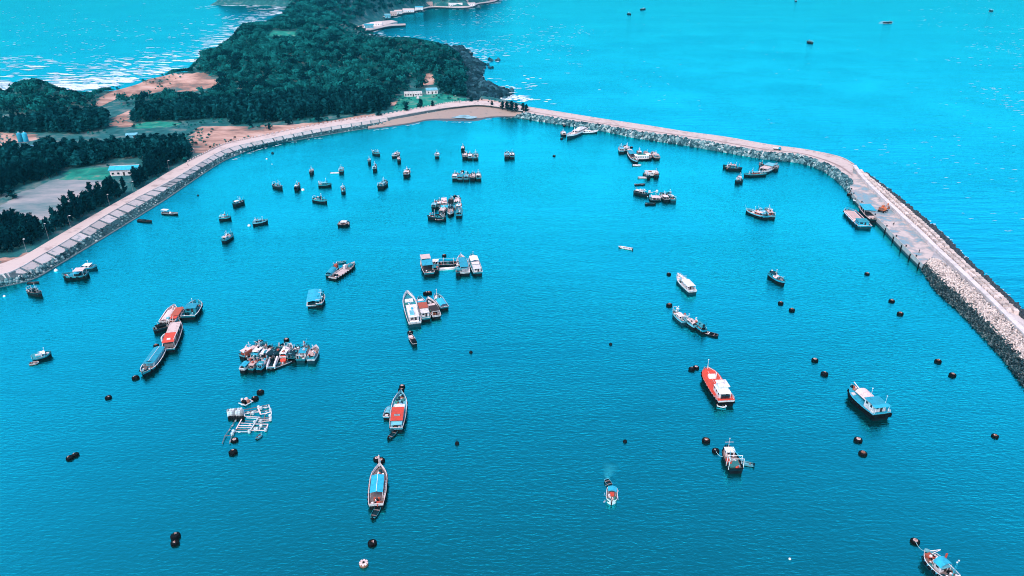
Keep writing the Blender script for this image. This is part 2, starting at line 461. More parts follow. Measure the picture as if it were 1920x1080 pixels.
xs = np.concatenate([np.arange(-1000, -520, 8.0), np.arange(-520, 60, 3.5)])
ys = np.concatenate([np.arange(236, 900, 3.5), np.arange(900, 1400, 6.0), np.arange(1400, 2500, 12.0)])
TX, TY = np.meshgrid(xs, ys)
TZ, TD = terrain_z(TX, TY)
nx, ny = len(xs), len(ys)
idx = np.arange(nx * ny).reshape(ny, nx)
quads = np.stack([idx[:-1, :-1], idx[:-1, 1:], idx[1:, 1:], idx[1:, :-1]], -1).reshape(-1, 4)
keep = (TD.ravel()[quads] > -14).any(1)
quads = quads[keep]
used = np.unique(quads)
remap = np.full(nx * ny, -1); remap[used] = np.arange(len(used))
tv = np.stack([TX.ravel(), TY.ravel(), TZ.ravel()], -1)[used]
land_me = np_mesh('terrain', tv, remap[quads], True)

# where the ground is bare, sandy or grassy (outlines surveyed in the photograph, laid on the land they fall on)
BARE = [[(170, 196), (205, 172), (262, 150), (330, 137), (385, 137), (408, 152), (405, 162), (360, 172), (300, 172), (262, 178), (230, 182), (185, 200)],
        [(205, 236), (215, 220), (232, 210), (262, 203), (266, 206), (244, 214), (240, 226), (256, 236), (240, 240)],
        [(0, 275), (0, 248), (30, 250), (70, 252), (70, 262), (30, 268)],
        [(355, 282), (358, 258), (372, 237), (448, 236), (520, 235), (600, 229), (700, 213), (700, 222), (600, 240), (480, 268), (430, 280), (390, 292)],
        [(793, 160), (795, 143), (803, 137), (812, 141), (818, 150), (812, 159)],
        [(725, 193), (760, 185), (760, 192), (735, 199)],
        [(860, 194), (900, 184), (960, 194), (990, 204), (930, 206), (870, 203)],
        [(0, 480), (40, 480), (130, 437), (215, 390), (330, 320), (330, 330), (100, 470), (30, 520), (-40, 530)]]
SETTLED = [[(655, 58), (668, 48), (735, 37), (765, 40), (765, 54), (700, 60), (672, 63)], [(714, 36), (730, 24), (800, 11), (860, 3), (940, -4), (960, -12), (960, 10), (890, 17), (815, 20), (750, 32)]]
FIELD = [[(0, 405), (0, 388), (38, 362), (90, 340), (130, 332), (215, 338), (215, 350), (190, 360), (140, 380), (105, 405), (60, 418)]]
GRASS = [[(112, 338), (130, 316), (205, 315), (210, 336)],
         [(250, 240), (256, 231), (300, 227), (345, 231), (330, 237), (290, 240)], [(430, 228), (450, 223), (475, 224), (470, 231)],
         [(735, 205), (750, 178), (830, 176), (880, 186), (850, 196), (760, 208)],
         [(500, 68), (512, 57), (560, 60), (560, 68)]]
pu, pv = proj(tv[:, 0], tv[:, 1], tv[:, 2])
def mask(polys):
    r = np.zeros(len(pu), bool)
    for p in polys: r |= in_poly(pu, pv, p)
    return r.astype(np.float32)
m_bare, m_field, m_grass = mask(BARE), mask(FIELD), mask(GRASS)
attr = land_me.attributes.new('soil', 'FLOAT_COLOR', 'POINT')
attr.data.foreach_set('color', np.stack([m_bare, m_field, m_grass, np.ones_like(m_bare)], -1).ravel())

def land_material():
    m = bpy.data.materials.new('land'); m.use_nodes = True
    nt = m.node_tree; nt.nodes.clear(); L = nt.links
    out = nn(nt, 'ShaderNodeOutputMaterial'); b = nn(nt, 'ShaderNodeBsdfPrincipled'); L.new(b.outputs[0], out.inputs[0])
    b.inputs['Roughness'].default_value = 0.95; b.inputs['Specular IOR Level'].default_value = 0.1
    geo = nn(nt, 'ShaderNodeNewGeometry'); at = nn(nt, 'ShaderNodeAttribute', attribute_name='soil')
    sp = nn(nt, 'ShaderNodeSeparateColor'); L.new(at.outputs['Color'], sp.inputs[0])
    def ramp(sc, det, cols, sx=1.0):
        mp = nn(nt, 'ShaderNodeMapping'); mp.inputs['Scale'].default_value = (sx, 1, 1); L.new(geo.outputs['Position'], mp.inputs[0])
        n = nn(nt, 'ShaderNodeTexNoise'); n.inputs['Scale'].default_value = sc; n.inputs['Detail'].default_value = det; n.inputs['Roughness'].default_value = 0.65
        L.new(mp.outputs[0], n.inputs['Vector'])
        r = nn(nt, 'ShaderNodeValToRGB'); L.new(n.outputs['Fac'], r.inputs[0])
        while len(r.color_ramp.elements) < len(cols): r.color_ramp.elements.new(0.5)
        for e, (p, c) in zip(r.color_ramp.elements, cols): e.position = p; e.color = (*c, 1)
        return n, r
    _, scrub = ramp(0.09, 6, [(0.35, (0.012, 0.075, 0.085)), (0.52, (0.02, 0.13, 0.14)), (0.68, (0.16, 0.19, 0.19))])
    n2, bare = ramp(0.07, 8, [(0.33, (0.03, 0.14, 0.15)), (0.42, (0.24, 0.14, 0.12)), (0.55, (0.50, 0.29, 0.24)), (0.70, (0.60, 0.42, 0.38))], 0.5)
    _, field = ramp(0.05, 7, [(0.36, (0.05, 0.16, 0.18)), (0.50, (0.24, 0.26, 0.28)), (0.66, (0.42, 0.36, 0.37))], 0.4)
    _, grass = ramp(0.12, 5, [(0.35, (0.012, 0.14, 0.12)), (0.55, (0.016, 0.25, 0.19)), (0.72, (0.20, 0.22, 0.19))])
    # ragged edges
    edge = nn(nt, 'ShaderNodeTexNoise'); edge.inputs['Scale'].default_value = 0.22; edge.inputs['Detail'].default_value = 4
    L.new(geo.outputs['Position'], edge.inputs['Vector'])
    cur = scrub.outputs[0]
    for ch, src in ((0, bare), (1, field), (2, grass)):
        a = nn(nt, 'ShaderNodeMath', operation='ADD'); L.new(sp.outputs[ch], a.inputs[0]); L.new(edge.outputs['Fac'], a.inputs[1])
        mr = nn(nt, 'ShaderNodeMapRange'); mr.inputs['From Min'].default_value = 0.95; mr.inputs['From Max'].default_value = 1.10; L.new(a.outputs[0], mr.inputs[0])
        mx = nn(nt, 'ShaderNodeMix', data_type='RGBA'); L.new(mr.outputs[0], mx.inputs['Factor']); L.new(cur, mx.inputs['A']); L.new(src.outputs[0], mx.inputs['B'])
        cur = mx.outputs['Result']
    L.new(cur, b.inputs['Base Color'])
    bp = nn(nt, 'ShaderNodeBump'); bp.inputs['Strength'].default_value = 0.6; bp.inputs['Distance'].default_value = 1.0
    L.new(n2.outputs['Fac'], bp.inputs['Height']); L.new(bp.outputs[0], b.inputs['Normal'])
    return m
LAND = land_material()
terrain = tag(link('terrain', land_me, LAND), kind='structure')

def tz(x, y):
    return float(terrain_z(np.array([x]), np.array([y]))[0][0])

# ------------------------------------------------------------------ left sea wall and coast road
# stations along the wall: road landward edge, crest, panel foot, waterline (surveyed rows, each at its own height)
WALL = [((-260, 508), (-260, 530), (-260, 541), (-260, 556)), ((-80, 506), (-80, 526), (-80, 537), (-80, 550)), ((-10, 497), (0, 516), (5, 525), (10, 537)), ((30, 484), (35, 504), (50, 511), (62, 524)),
        ((50, 476), (75, 481), (92, 489), (103, 501)), ((125, 432), (125, 452), (142, 458), (158, 468)), ((200, 389), (200, 404), (218, 411), (234, 422)),
        ((275, 347), (268, 366), (287, 370), (303, 379)), ((325, 317), (325, 337), (340, 338), (355, 344)), ((388, 285), (387, 299), (397, 303), (410, 308)),
        ((425, 269), (425, 280), (433, 285), (443, 292)), ((480, 257), (480, 266), (484, 271), (488, 277)), ((605, 232), (605, 241), (607, 246), (609, 254)),
        ((705, 217), (705, 225), (706, 230), (708, 238)), ((805, 199), (805, 207), (806, 211), (807, 218)), ((855, 191), (857, 200), (858, 203), (860, 209)),
        ((905, 189), (907, 197), (908, 200), (910, 205)), ((985, 199), (980, 208), (979, 211), (978, 217))]
ZW = (4.0, 4.0, 2.3, -0.3)
NW = 240
wl = [spline([G(*st[k], ZW[k]) for st in WALL], NW) for k in range(4)]
def rows(line, z, dx=0.0):
    return [(p[0], p[1], z) for p in line]
def mixl(a, b, t):
    return a * (1 - t) + b * t
wall = empty('sea_wall', (0, 0, 0))
tag(wall, 'pale concrete sea wall with sloping panels along the wooded left shore', 'sea wall')
# body under the panels and down into the water, and the apron below the panels
foot_out = wl[3] + (wl[3] - wl[2]) * 0.5
MB().grid([rows(wl[1], 3.95), rows(wl[2], 2.15)]).build('bedding', CONCD, wall)
apron_m = paint('weedy_apron', (0.022, 0.075, 0.09), 0.85, 0.6, 0.25, (0.008, 0.028, 0.038), bump=0.3)
MB().grid([rows(wl[2], 2.25), rows(mixl(wl[2], wl[3], 0.5), 0.95), rows(wl[3], -0.25), rows(foot_out, -1.2)]).build('apron', apron_m, wall)
k0, k1 = wl[3], wl[3] + (wl[3] - wl[2]) / np.linalg.norm(wl[3] - wl[2], axis=1)[:, None] * 0.9
MB().grid([rows(k0, -0.3), rows(k0, 0.22), rows(k1, 0.22), rows(k1, -0.6)]).build('toe_beam', CONCD, wall)
# coping along the crest
cop_in = mixl(wl[1], wl[0], 0.07)
MB().grid([rows(wl[1], 3.9), rows(wl[1], 4.35), rows(cop_in, 4.35), rows(cop_in, 3.9)]).build('coping', CONC, wall)
# the road itself
tag(MB().grid([rows(wl[0] + (wl[0] - wl[1]) * 0.15, 3.2), rows(wl[0], 4.0), rows(mixl(wl[0], wl[1], 0.5), 4.06), rows(wl[1], 4.0)]).build('coast_road', DRYROAD), kind='structure')
# kerb stones on the landward edge of the far stretch
kerb = MB()
for i in range(118, 214):
    a, b = wl[0][i], wl[0][i + 1]
    m1, m2 = mixl(a, b, 0.12), mixl(a, b, 0.72)
    d = (wl[1][i] - wl[0][i]) * 0.08
    kerb.add([(m1[0], m1[1], 3.9), (m2[0], m2[1], 3.9), (m2[0] + d[0], m2[1] + d[1], 3.9), (m1[0] + d[0], m1[1] + d[1], 3.9),
              (m1[0], m1[1], 4.75), (m2[0], m2[1], 4.75), (m2[0] + d[0], m2[1] + d[1], 4.75), (m1[0] + d[0], m1[1] + d[1], 4.75)],
             [(4, 5, 6, 7), (0, 1, 5, 4), (1, 2, 6, 5), (2, 3, 7, 6), (3, 0, 4, 7)])
tag(kerb.build('kerb_stones', CONC, wall), kind='stuff')
# sloping slabs, each one its own piece, with dark ribs standing between them
pr = random.Random(3)
slab_m = paint('stained_slab_concrete', (0.50, 0.42, 0.42), 0.9, 0.85, 0.35, (0.08, 0.15, 0.17), per_object=0.2, bump=0.3)
arc = np.concatenate([[0], np.cumsum(np.hypot(*(np.diff((wl[1] + wl[2]) / 2, axis=0)).T))])
def at_arc(line, s):
    return np.array([np.interp(s, arc, line[:, 0]), np.interp(s, arc, line[:, 1])])
s = 30.0
while s < arc[-1] - 130:
    ln = pr.uniform(6.0, 7.6)
    e = s + ln
    q = [at_arc(wl[1], s), at_arc(wl[1], e), at_arc(wl[2], e), at_arc(wl[2], s)]
    n = q[2] - q[1]
    lift = pr.uniform(0.05, 0.16)
    mb = MB()
    def pt(p, z): return (p[0], p[1], z)
    A = [pt(q[0] + n * 0.03, 3.95 + lift), pt(q[1] + n * 0.03, 3.95 + lift), pt(q[2], 2.15 + lift), pt(q[3], 2.15 + lift)]
    B = [(x, y, z - 0.35) for x, y, z in A]
    mb.add(A + B, [(0, 1, 2, 3), (0, 4, 5, 1), (1, 5, 6, 2), (2, 6, 7, 3), (3, 7, 4, 0)]).build('slab', slab_m, wall)
    r0, r1 = at_arc(wl[1], e), at_arc(wl[1], e + 0.8)
    r2, r3 = at_arc(wl[2], e + 0.8), at_arc(wl[2], e)
    r2 = r2 + (r2 - r1) * 0.25; r3 = r3 + (r3 - r0) * 0.25
    A = [pt(r0, 4.3), pt(r1, 4.3), pt(r2, 2.2), pt(r3, 2.2)]
    B = [(x, y, z - 0.6) for x, y, z in A]
    MB().add(A + B, [(0, 1, 2, 3), (0, 4, 5, 1), (1, 5, 6, 2), (2, 6, 7, 3), (3, 7, 4, 0)]).build('rib', CONCD, wall)
    s = e + 0.8

# small beach where the wall meets the breakwater
bt = spline([G(u, v, 2.3) for u, v in [(690, 231), (750, 222), (805, 212), (857, 203), (908, 200), (950, 206), (985, 213)]], 60)
bw = spline([G(u, v, 0) for u, v in [(690, 243), (767, 233), (805, 226), (850, 227), (892, 227), (920, 221), (975, 219)]], 60)
bm = MB()
bm.grid([rows(bt, 2.5), rows(mixl(bt, bw, 0.35), 1.1), rows(mixl(bt, bw, 0.75), 0.45), rows(bw, -0.02), rows(bw + (bw - bt) * 0.3, -0.8)])
beach = tag(bm.build('beach', SAND, smooth=True), kind='structure')
MB().grid([rows(mixl(bt, bw, 0.80), 0.385), rows(mixl(bt, bw, 0.9), 0.21), rows(bw, 0.0), rows(bw + (bw - bt) * 0.06, -0.12)]).build('wet_sand', paint('wet_sand', (0.06, 0.07, 0.075), 0.35, 0.6, 0.3, (0.03, 0.05, 0.06)), beach)
# loose stones and drift along the foot of the wall
n = 2600
ii = np.random.default_rng(8).integers(0, NW - 30, n); ww = np.random.default_rng(9).random(n) ** 1.3
pool = spline([G(u, v, 0.75) for u, v in [(846, 220), (858, 217.5), (864, 215.5), (878, 216), (884, 218), (895, 219), (889, 222), (876, 222.5), (868, 221), (858, 221.5), (846, 220)]], 24)[:-1]
pud = paint('shallow_puddle', (0.30, 0.52, 0.60), 0.25, 0.2, 0.2)
tag(MB().add([(p[0], p[1], 0.80) for p in pool], [tuple(range(len(pool)))]).build('puddle', pud), kind='structure')

# ------------------------------------------------------------------ breakwater
bwat = empty('breakwater', (0, 0, 0))
tag(bwat, 'long pale rubble breakwater curving round the far and right side of the harbour', 'breakwater')
# first arm: outer crest, inner crest, inner waterline
ARM = [((985, 199), (980, 211), (965, 221)), ((1060, 211), (1060, 225), (1055, 234)), ((1135, 223), (1130, 236), (1125, 245)), ((1210, 234), (1200, 248), (1195, 259)),
       ((1285, 246), (1270, 257), (1268, 270)), ((1360, 256), (1340, 269), (1340, 282)), ((1440, 270), (1425, 284), (1425, 297)), ((1500, 278), (1500, 292), (1500, 306)),
       ((1545, 286), (1540, 305), (1545, 321)), ((1580, 295), (1572, 321), (1578, 345)), ((1602, 307), (1596, 340), (1594, 364))]
NA = 160
oc = spline([G(*st[0], 3.7) for st in ARM], NA)
ic = spline([G(*st[1], 3.2) for st in ARM], NA)
iw = spline([G(*st[2], 0.0) for st in ARM], NA)
dirv = (oc - ic) / np.linalg.norm(oc - ic, axis=1)[:, None]
ow = oc + dirv * 7.0
MB().grid([rows(ow + dirv * 2, -1.2), rows(ow, -0.1), rows(oc, 3.1), rows(oc, 3.7), rows(oc - dirv * 1.2, 3.7), rows(oc - dirv * 1.25, 3.15), rows(ic, 3.1), rows(iw + dirv * 1.5, 0.2), rows(iw, -1.0)]).build('core', CONC, bwat)
road2 = tag(MB().grid([rows(oc - dirv * 1.6, 3.24), rows(mixl(oc - dirv * 1.6, ic, 0.5), 3.30), rows(ic + dirv * 0.5, 3.20)]).build('road_surface', DRYROAD, bwat))
strip = mixl(oc, ic, 0.62)
MB().grid([rows(mixl(oc, ic, 0.60), 3.32), rows(mixl(oc, ic, 0.70), 3.31)]).build('wheel_track', paint('brown_track', (0.33, 0.23, 0.22), 0.95, 0.7, 0.2, (0.45, 0.36, 0.36)), bwat)

# second arm: parapet, outer armour, quay, inner armour
PAR = [(1602, 309), (1618, 331), (1648, 361), (1688, 399), (1725, 433), (1757, 464), (1800, 504), (1855, 556), (1925, 625), (2000, 700)]
OUT = [(1612, 314), (1632, 329), (1668, 360), (1705, 391), (1743, 426), (1780, 463), (1825, 505), (1880, 556), (1940, 612), (2015, 685)]
NP = 150
pc = spline([G(u, v, 4.3) for u, v in PAR], NP)
po = spline([G(u, v, 0.0) for u, v in OUT], NP)
nrm = np.gradient(pc, axis=0); nrm = np.stack([-nrm[:, 1], nrm[:, 0]], -1); nrm /= np.linalg.norm(nrm, axis=1)[:, None]
if (nrm[70] @ (po[70] - pc[70])) < 0: nrm = -nrm          # points to the open sea
po = pc + nrm * np.clip(((po - pc) * nrm).sum(1), 6.0, 14.0)[:, None]
par = MB()
par.grid([rows(pc + nrm * 1.0, 1.0), rows(pc + nrm * 1.0, 4.3), rows(pc - nrm * 1.0, 4.3), rows(pc - nrm * 1.0, 2.6)])
par.build('parapet', paint('white_parapet_concrete', (0.72, 0.63, 0.62), 0.85, 0.35, 0.3, (0.50, 0.42, 0.41)), bwat)
MB().grid([rows(pc + nrm * 0.9, 2.6), rows(po, -0.2), rows(po + nrm * 3, -1.5)]).build('outer_slope', CONC, bwat)

# quay
quay = empty('quay', (0, 0, 0))
tag(quay, 'broad concrete quay apron with puddles on the inside of the breakwater', 'quay')
QE = [(1594, 352), (1604, 370), (1652, 416), (1690, 456), (1731, 496)]
qe = spline([G(u, v, 2.7) for u, v in QE], 60)
sel = np.linspace(0.0, 0.575 * (NP - 1), 60)
qb = np.stack([np.interp(sel, np.arange(NP), (pc - nrm * 1.02)[:, k]) for k in (0, 1)], -1)
def quay_top():
    m = bpy.data.materials.new('quay_concrete'); m.use_nodes = True
    nt = m.node_tree; b = nt.nodes['Principled BSDF']; L = nt.links
    geo = nn(nt, 'ShaderNodeNewGeometry'); n = nn(nt, 'ShaderNodeTexNoise'); n.inputs['Scale'].default_value = 0.17; n.inputs['Detail'].default_value = 8
    n.inputs['Roughness'].default_value = 0.6; L.new(geo.outputs['Position'], n.inputs['Vector'])
    r = nn(nt, 'ShaderNodeValToRGB'); L.new(n.outputs['Fac'], r.inputs[0])
    r.color_ramp.elements.new(0.5)
    for e, (p, c) in zip(r.color_ramp.elements, [(0.42, (0.18, 0.28, 0.33)), (0.50, (0.36, 0.31, 0.31)), (0.58, (0.54, 0.43, 0.41))]): e.position = p; e.color = (*c, 1)
    L.new(r.outputs[0], b.inputs['Base Color'])
    r2 = nn(nt, 'ShaderNodeMapRange'); r2.inputs['From Min'].default_value = 0.42; r2.inputs['From Max'].default_value = 0.5; r2.inputs['To Min'].default_value = 0.35; r2.inputs['To Max'].default_value = 0.9
    L.new(n.outputs['Fac'], r2.inputs[0]); L.new(r2.outputs[0], b.inputs['Roughness'])
    return m
MB().grid([rows(qb, 2.72), rows(mixl(qb, qe, 0.5), 2.76), rows(qe, 2.7)]).build('apron', quay_top(), quay)
eo = qe - (qb - qe) / np.linalg.norm(qb - qe, axis=1)[:, None] * 0.25
MB().grid([rows(qe, 2.70), rows(qe, 2.95), rows(eo, 2.95), rows(eo, 0.9)]).build('edge_beam', CONC, quay)
MB().grid([rows(eo, 0.95), rows(eo, -1.0)]).build('face', WET, quay)
for e in (0, -1):
    MB().grid([[(qe[e][0], qe[e][1], 2.69), (qb[e][0], qb[e][1], 2.69)], [(qe[e][0], qe[e][1], -1), (qb[e][0], qb[e][1], -1)]]).build('end_wall', CONCD, quay)
for i in range(3, 58, 6):
    p = eo[i] + (qe[i] - qb[i]) / np.linalg.norm(qe[i] - qb[i]) * 0.05
    MB().rod((p[0], p[1], -0.5), (p[0], p[1], 2.3), 0.35, 6).build('fender', RUBBER, quay)
for i in range(5, 58, 7):
    p = mixl(qe[i], qb[i], 0.05)
    MB().lathe([(0.25, 2.7), (0.22, 3.1), (0.4, 3.25), (0.3, 3.4)], 8, (p[0], p[1], 0)).build('bollard', DARK, quay)

# road and inner armour beyond the quay
ri_px = [(1745, 487), (1766, 493), (1815, 536), (1865, 583), (1930, 646), (2000, 722)]
rw_px = [(1728, 503), (1758, 546), (1802, 586), (1842, 628), (1884, 674), (1935, 742)]
ri = spline([G(u, v, 3.0) for u, v in ri_px], 60)
rw = spline([G(u, v, 0.0) for u, v in rw_px], 60)
sel = np.linspace(0.56 * (NP - 1), NP - 1, 60)
rb = np.stack([np.interp(sel, np.arange(NP), (pc - nrm * 1.02)[:, k]) for k in (0, 1)], -1)
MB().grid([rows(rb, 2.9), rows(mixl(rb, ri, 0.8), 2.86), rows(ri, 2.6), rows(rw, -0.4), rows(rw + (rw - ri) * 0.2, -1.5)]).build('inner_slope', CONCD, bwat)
MB().grid([rows(mixl(rb, ri, 0.02), 2.93), rows(mixl(rb, ri, 0.72), 2.93)]).build('service_road', paint('grey_road', (0.36, 0.34, 0.36), 0.95, 0.5, 0.2, (0.24, 0.23, 0.25)), bwat)
for i in range(0, 58, 1):
    p = mixl(rb[i], ri[i], 0.80); q = mixl(rb[i + 1], ri[i + 1], 0.80)
    mid = mixl(p, q, 0.5); a = math.atan2(*(q - p)[::-1]); l = np.linalg.norm(q - p)
    MB().box(mid[0] - l * 0.42, mid[0] + l * 0.42, mid[1] - 0.2, mid[1] + 0.2, 2.8, 3.35, rz=a).build('kerb_block', CONCD, bwat)

# --- armour units and rocks
def rock_mesh(seed, n=1):
    r = np.random.default_rng(seed)
    v = np.array([(x, y, z) for x in (-1, 1) for y in (-1, 1) for z in (-1, 1)] + [(0, 0, 1.35), (0, 0, -1.2), (1.3, 0, 0), (-1.3, 0, 0), (0, 1.3, 0), (0, -1.3, 0)], float)
    v[:8] *= 0.78
    v += r.normal(0, 0.16, v.shape)
    f = []
    for ax, s, c in ((2, 1, 8), (2, -1, 9), (0, 1, 10), (0, -1, 11), (1, 1, 12), (1, -1, 13)):
        q = [i for i in range(8) if (1 if [(x, y, z) for x in (-1, 1) for y in (-1, 1) for z in (-1, 1)][i][ax] > 0 else -1) == s]
        q = sorted(q, key=lambda i: math.atan2(v[i][(ax + 2) % 3], v[i][(ax + 1) % 3]))
        for a, b in zip(q, q[1:] + q[:1]):
            f.append((a, b, c) if s > 0 else (b, a, c))
    return v, np.array(f)
ROCKS = [rock_mesh(i) for i in range(6)]

def rot_rand(n, r, tilt=1.0):
    a = r.uniform(0, 2 * np.pi, n); b = r.uniform(-tilt, tilt, n); c = r.uniform(-tilt, tilt, n)
    ca, sa, cb, sb, cc, sc = np.cos(a), np.sin(a), np.cos(b), np.sin(b), np.cos(c), np.sin(c)
    R = np.empty((n, 3, 3))
    R[:, 0] = np.stack([ca * cb, ca * sb * sc - sa * cc, ca * sb * cc + sa * sc], -1)
    R[:, 1] = np.stack([sa * cb, sa * sb * sc + ca * cc, sa * sb * cc - ca * sc], -1)
    R[:, 2] = np.stack([-sb, cb * sc, cb * cc], -1)
    return R

def scatter(name, variants, pos, scale, r, tilt=1.0, aniso=0.0):
    """many copies of small meshes joined into one mesh; pos (n,3), scale (n,) or (n,3)"""
    V, F, T, off = [], [], [], 0
    pick = r.integers(0, len(variants), len(pos))
    scale = np.asarray(scale, float)
    if scale.ndim == 1: scale = np.repeat(scale[:, None], 3, 1)
    for k, (v, f) in enumerate(variants):
        s = np.nonzero(pick == k)[0]
        if not len(s): continue
        R = rot_rand(len(s), r, tilt)
        P = np.einsum('nij,nmj->nmi', R, v[None] * scale[s][:, None, :]) + pos[s][:, None, :]
        V.append(P.reshape(-1, 3))
        F.append((f[None] + (np.arange(len(s)) * len(v))[:, None, None]).reshape(-1, f.shape[1]) + off)
        T.append(np.repeat(r.random(len(s)), len(v)))
        off += len(s) * len(v)
    me = np_mesh(name, np.vstack(V), np.vstack(F))
    me.attributes.new('tint', 'FLOAT', 'POINT').data.foreach_set('value', np.concatenate(T).astype(np.float32))
    return me

rr = np.random.default_rng(5)
# inner rubble slope of the first arm
n = 5600
t = rr.uniform(0.0, NA - 1.001, n); w = rr.random(n)
i0 = t.astype(int); fr = (t - i0)[:, None]
top = ic[i0] * (1 - fr) + ic[i0 + 1] * fr; bot = iw[i0] * (1 - fr) + iw[i0 + 1] * fr
p2 = top * (1 - w[:, None]) + (bot - dirv[i0] * 0.3) * w[:, None]
pos = np.column_stack([p2, 3.1 * (1 - w) + 0.0 * w])
tag(link('rubble', scatter('rubble', ROCKS, pos, 0.28 + rr.random(n) ** 2 * 0.95, rr), RUBBLE, bwat), kind='stuff')
# dark blocks on the seaward side, at the water line
n = 900
t = rr.uniform(2, NP - 1.001, n); i0 = t.astype(int); fr = (t - i0)[:, None]
e = po[i0] * (1 - fr) + po[i0 + 1] * fr + nrm[i0] * rr.uniform(-1.2, 1.0, n)[:, None]
pos = np.column_stack([e, rr.uniform(0.0, 0.7, n)])
tag(link('wet_blocks', scatter('wet_blocks', ROCKS, pos, rr.uniform(0.5, 0.9, n), rr), paint('black_wet_concrete', (0.03, 0.04, 0.05), 0.5, 0.5, 0.5), bwat), kind='stuff')
# rows of pale cubes on the seaward slope, each its own piece
cube = MB().box(-0.95, 0.95, -0.95, 0.95, -0.8, 0.8, 0.86).mesh('armour_cube'); cube.materials.append(PALEROCK)
step = 2.35
al = np.concatenate([[0], np.cumsum(np.hypot(*np.diff(pc, axis=0).T))])
cr_ = random.Random(9)
for row, (w, z) in enumerate([(0.30, 2.45), (0.68, 1.25)]):
    s = 6 + row * step * 0.5
    while s < al[-1] - 45:
        i = int(np.searchsorted(al, s)) - 1; f = (s - al[i]) / (al[i + 1] - al[i])
        c0 = mixl(pc[i], pc[i + 1], f); c1 = mixl(po[i], po[i + 1], f); nv = nrm[i]
        p = mixl(c0 + nv, c1, w)
        o = link('armour_cube', cube, None, bwat)
        o.location = (p[0], p[1], z + cr_.uniform(-0.15, 0.15))
        o.rotation_euler = (cr_.uniform(-0.25, 0.25), cr_.uniform(-0.25, 0.25), math.atan2(nv[1], nv[0]) + cr_.uniform(-0.3, 0.3))
        s += step
# four-legged concrete units on the inner slope of the second arm
def tetrapod(r0=0.34, r1=0.22, L=0.95):
    mb = MB()
    for d in ((0, 0, 1), (0.943, 0, -0.333), (-0.471, 0.816, -0.333), (-0.471, -0.816, -0.333)):
        mb.rod((0, 0, 0), tuple(L * x for x in d), r0, 6, r1)
    return mb
tp = tetrapod()
tpv, tpm = np.array(tp.v), tp.mesh('tetrapod')
tpm.materials.append(PALEROCK)
tri = np.array([(q[0], q[k], q[k + 1]) for q in tp.f for k in range(1, len(q) - 1)])
def slope_pts(n, wlo, whi, tlo=0.0, thi=1.0):
    t = rr.uniform(tlo * 59, thi * 58.99, n); i0 = t.astype(int); fr = (t - i0)[:, None]
    w = rr.uniform(wlo, whi, n)
    top = ri[i0] * (1 - fr) + ri[i0 + 1] * fr; bot = rw[i0] * (1 - fr) + rw[i0 + 1] * fr
    p = top * (1 - w[:, None]) + bot * w[:, None]
    return np.column_stack([p, 3.0 * (1 - w) + 0.1 * w + 0.15]), t
pos, t = slope_pts(300, 0.02, 0.55, 0.05, 0.92)
R = rot_rand(300, rr, 1.2)
for k in range(300):
    o = link('tetrapod', tpm, None, bwat)
    o.location = pos[k]
    o.rotation_euler = (rr.uniform(0, 6), rr.uniform(0, 6), rr.uniform(0, 6))
    sc = rr.uniform(0.85, 1.15); o.scale = (sc, sc, sc)
pos, t = slope_pts(1300, -0.02, 0.60)
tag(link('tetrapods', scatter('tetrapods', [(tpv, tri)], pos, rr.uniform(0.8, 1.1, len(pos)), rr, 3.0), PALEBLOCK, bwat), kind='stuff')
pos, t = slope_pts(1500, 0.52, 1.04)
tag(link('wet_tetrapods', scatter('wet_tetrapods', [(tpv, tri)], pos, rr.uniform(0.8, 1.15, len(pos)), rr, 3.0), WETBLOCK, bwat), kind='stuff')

# dark rocky shore round the headland
hp = [G(u, v, 0) for u, v in [(914, 185), (928, 181), (943, 174), (917, 165), (899, 155), (885, 146), (895, 137), (890, 120), (875, 110), (868, 98), (852, 90)]]
hp = spline(hp, 120)
n = 4200
i0 = rr.integers(0, 119, n)
inward = np.array([-30.0, 0.0])
p = hp[i0] + rr.normal(0, 3.5, (n, 2)) + np.column_stack([-rr.exponential(9, n), rr.uniform(-4, 4, n)])
pos = np.column_stack([p, rr.uniform(0, 1.0, n) + np.clip(terrain_z(p[:, 0], p[:, 1])[0], 0, 3.2)])
tag(link('shore_rocks', scatter('shore_rocks', ROCKS, pos, rr.uniform(0.6, 1.4, n) + rr.random(n) ** 4 * 2.4, rr), SHORE), 'dark wet rocks strewn round the foot of the wooded headland', 'rocks', kind='stuff')

# loose stones along the foot of the sea wall
p = wl[2][ii] * (1 - ww[:, None]) + wl[3][ii] * ww[:, None]
pos = np.column_stack([p, 2.2 * (1 - ww) - 0.25 * ww])
tag(link('foot_stones', scatter('foot_stones', ROCKS, pos, 0.12 + rr.random(len(ii)) ** 3 * 0.5, rr), RUBBLE, wall), kind='stuff')
# skerries off the headland
sk = np.array([G(u + du, v + dv, 0) for u, v, k in [(943, 173, 14), (936, 175, 10), (930, 113, 6), (921, 113, 4), (903, 122, 7), (912, 121, 5), (907, 128, 6), (917, 127, 3), (925, 167, 5), (912, 160, 6), (955, 178, 3), (948, 184, 4), (880, 96, 5)] for du, dv in rr.normal(0, 1, (k, 2)) * (3.0, 0.8)])
pos = np.column_stack([sk, rr.uniform(-0.2, 0.5, len(sk))])
tag(link('skerries', scatter('skerries', ROCKS, pos, rr.uniform(0.8, 2.2, len(sk)), rr), SHORE), 'low dark skerries awash in the surf off the headland', 'rocks', kind='stuff')

# the sheltered water inside the breakwater
edge = [tuple(p) for p in wl[1][:: 6]] + [tuple(p) for p in ((oc + ic) / 2)[3:: 6]] + [tuple(p) for p in pc[:: 6]] + [(400, 60), (400, -280), (-700, -280), (-700, wl[1][0][1])]
tag(MB().add([(x, y, 0.0) for x, y in edge], [tuple(range(len(edge)))]).build('harbour_water', HARBOUR), kind='structure')

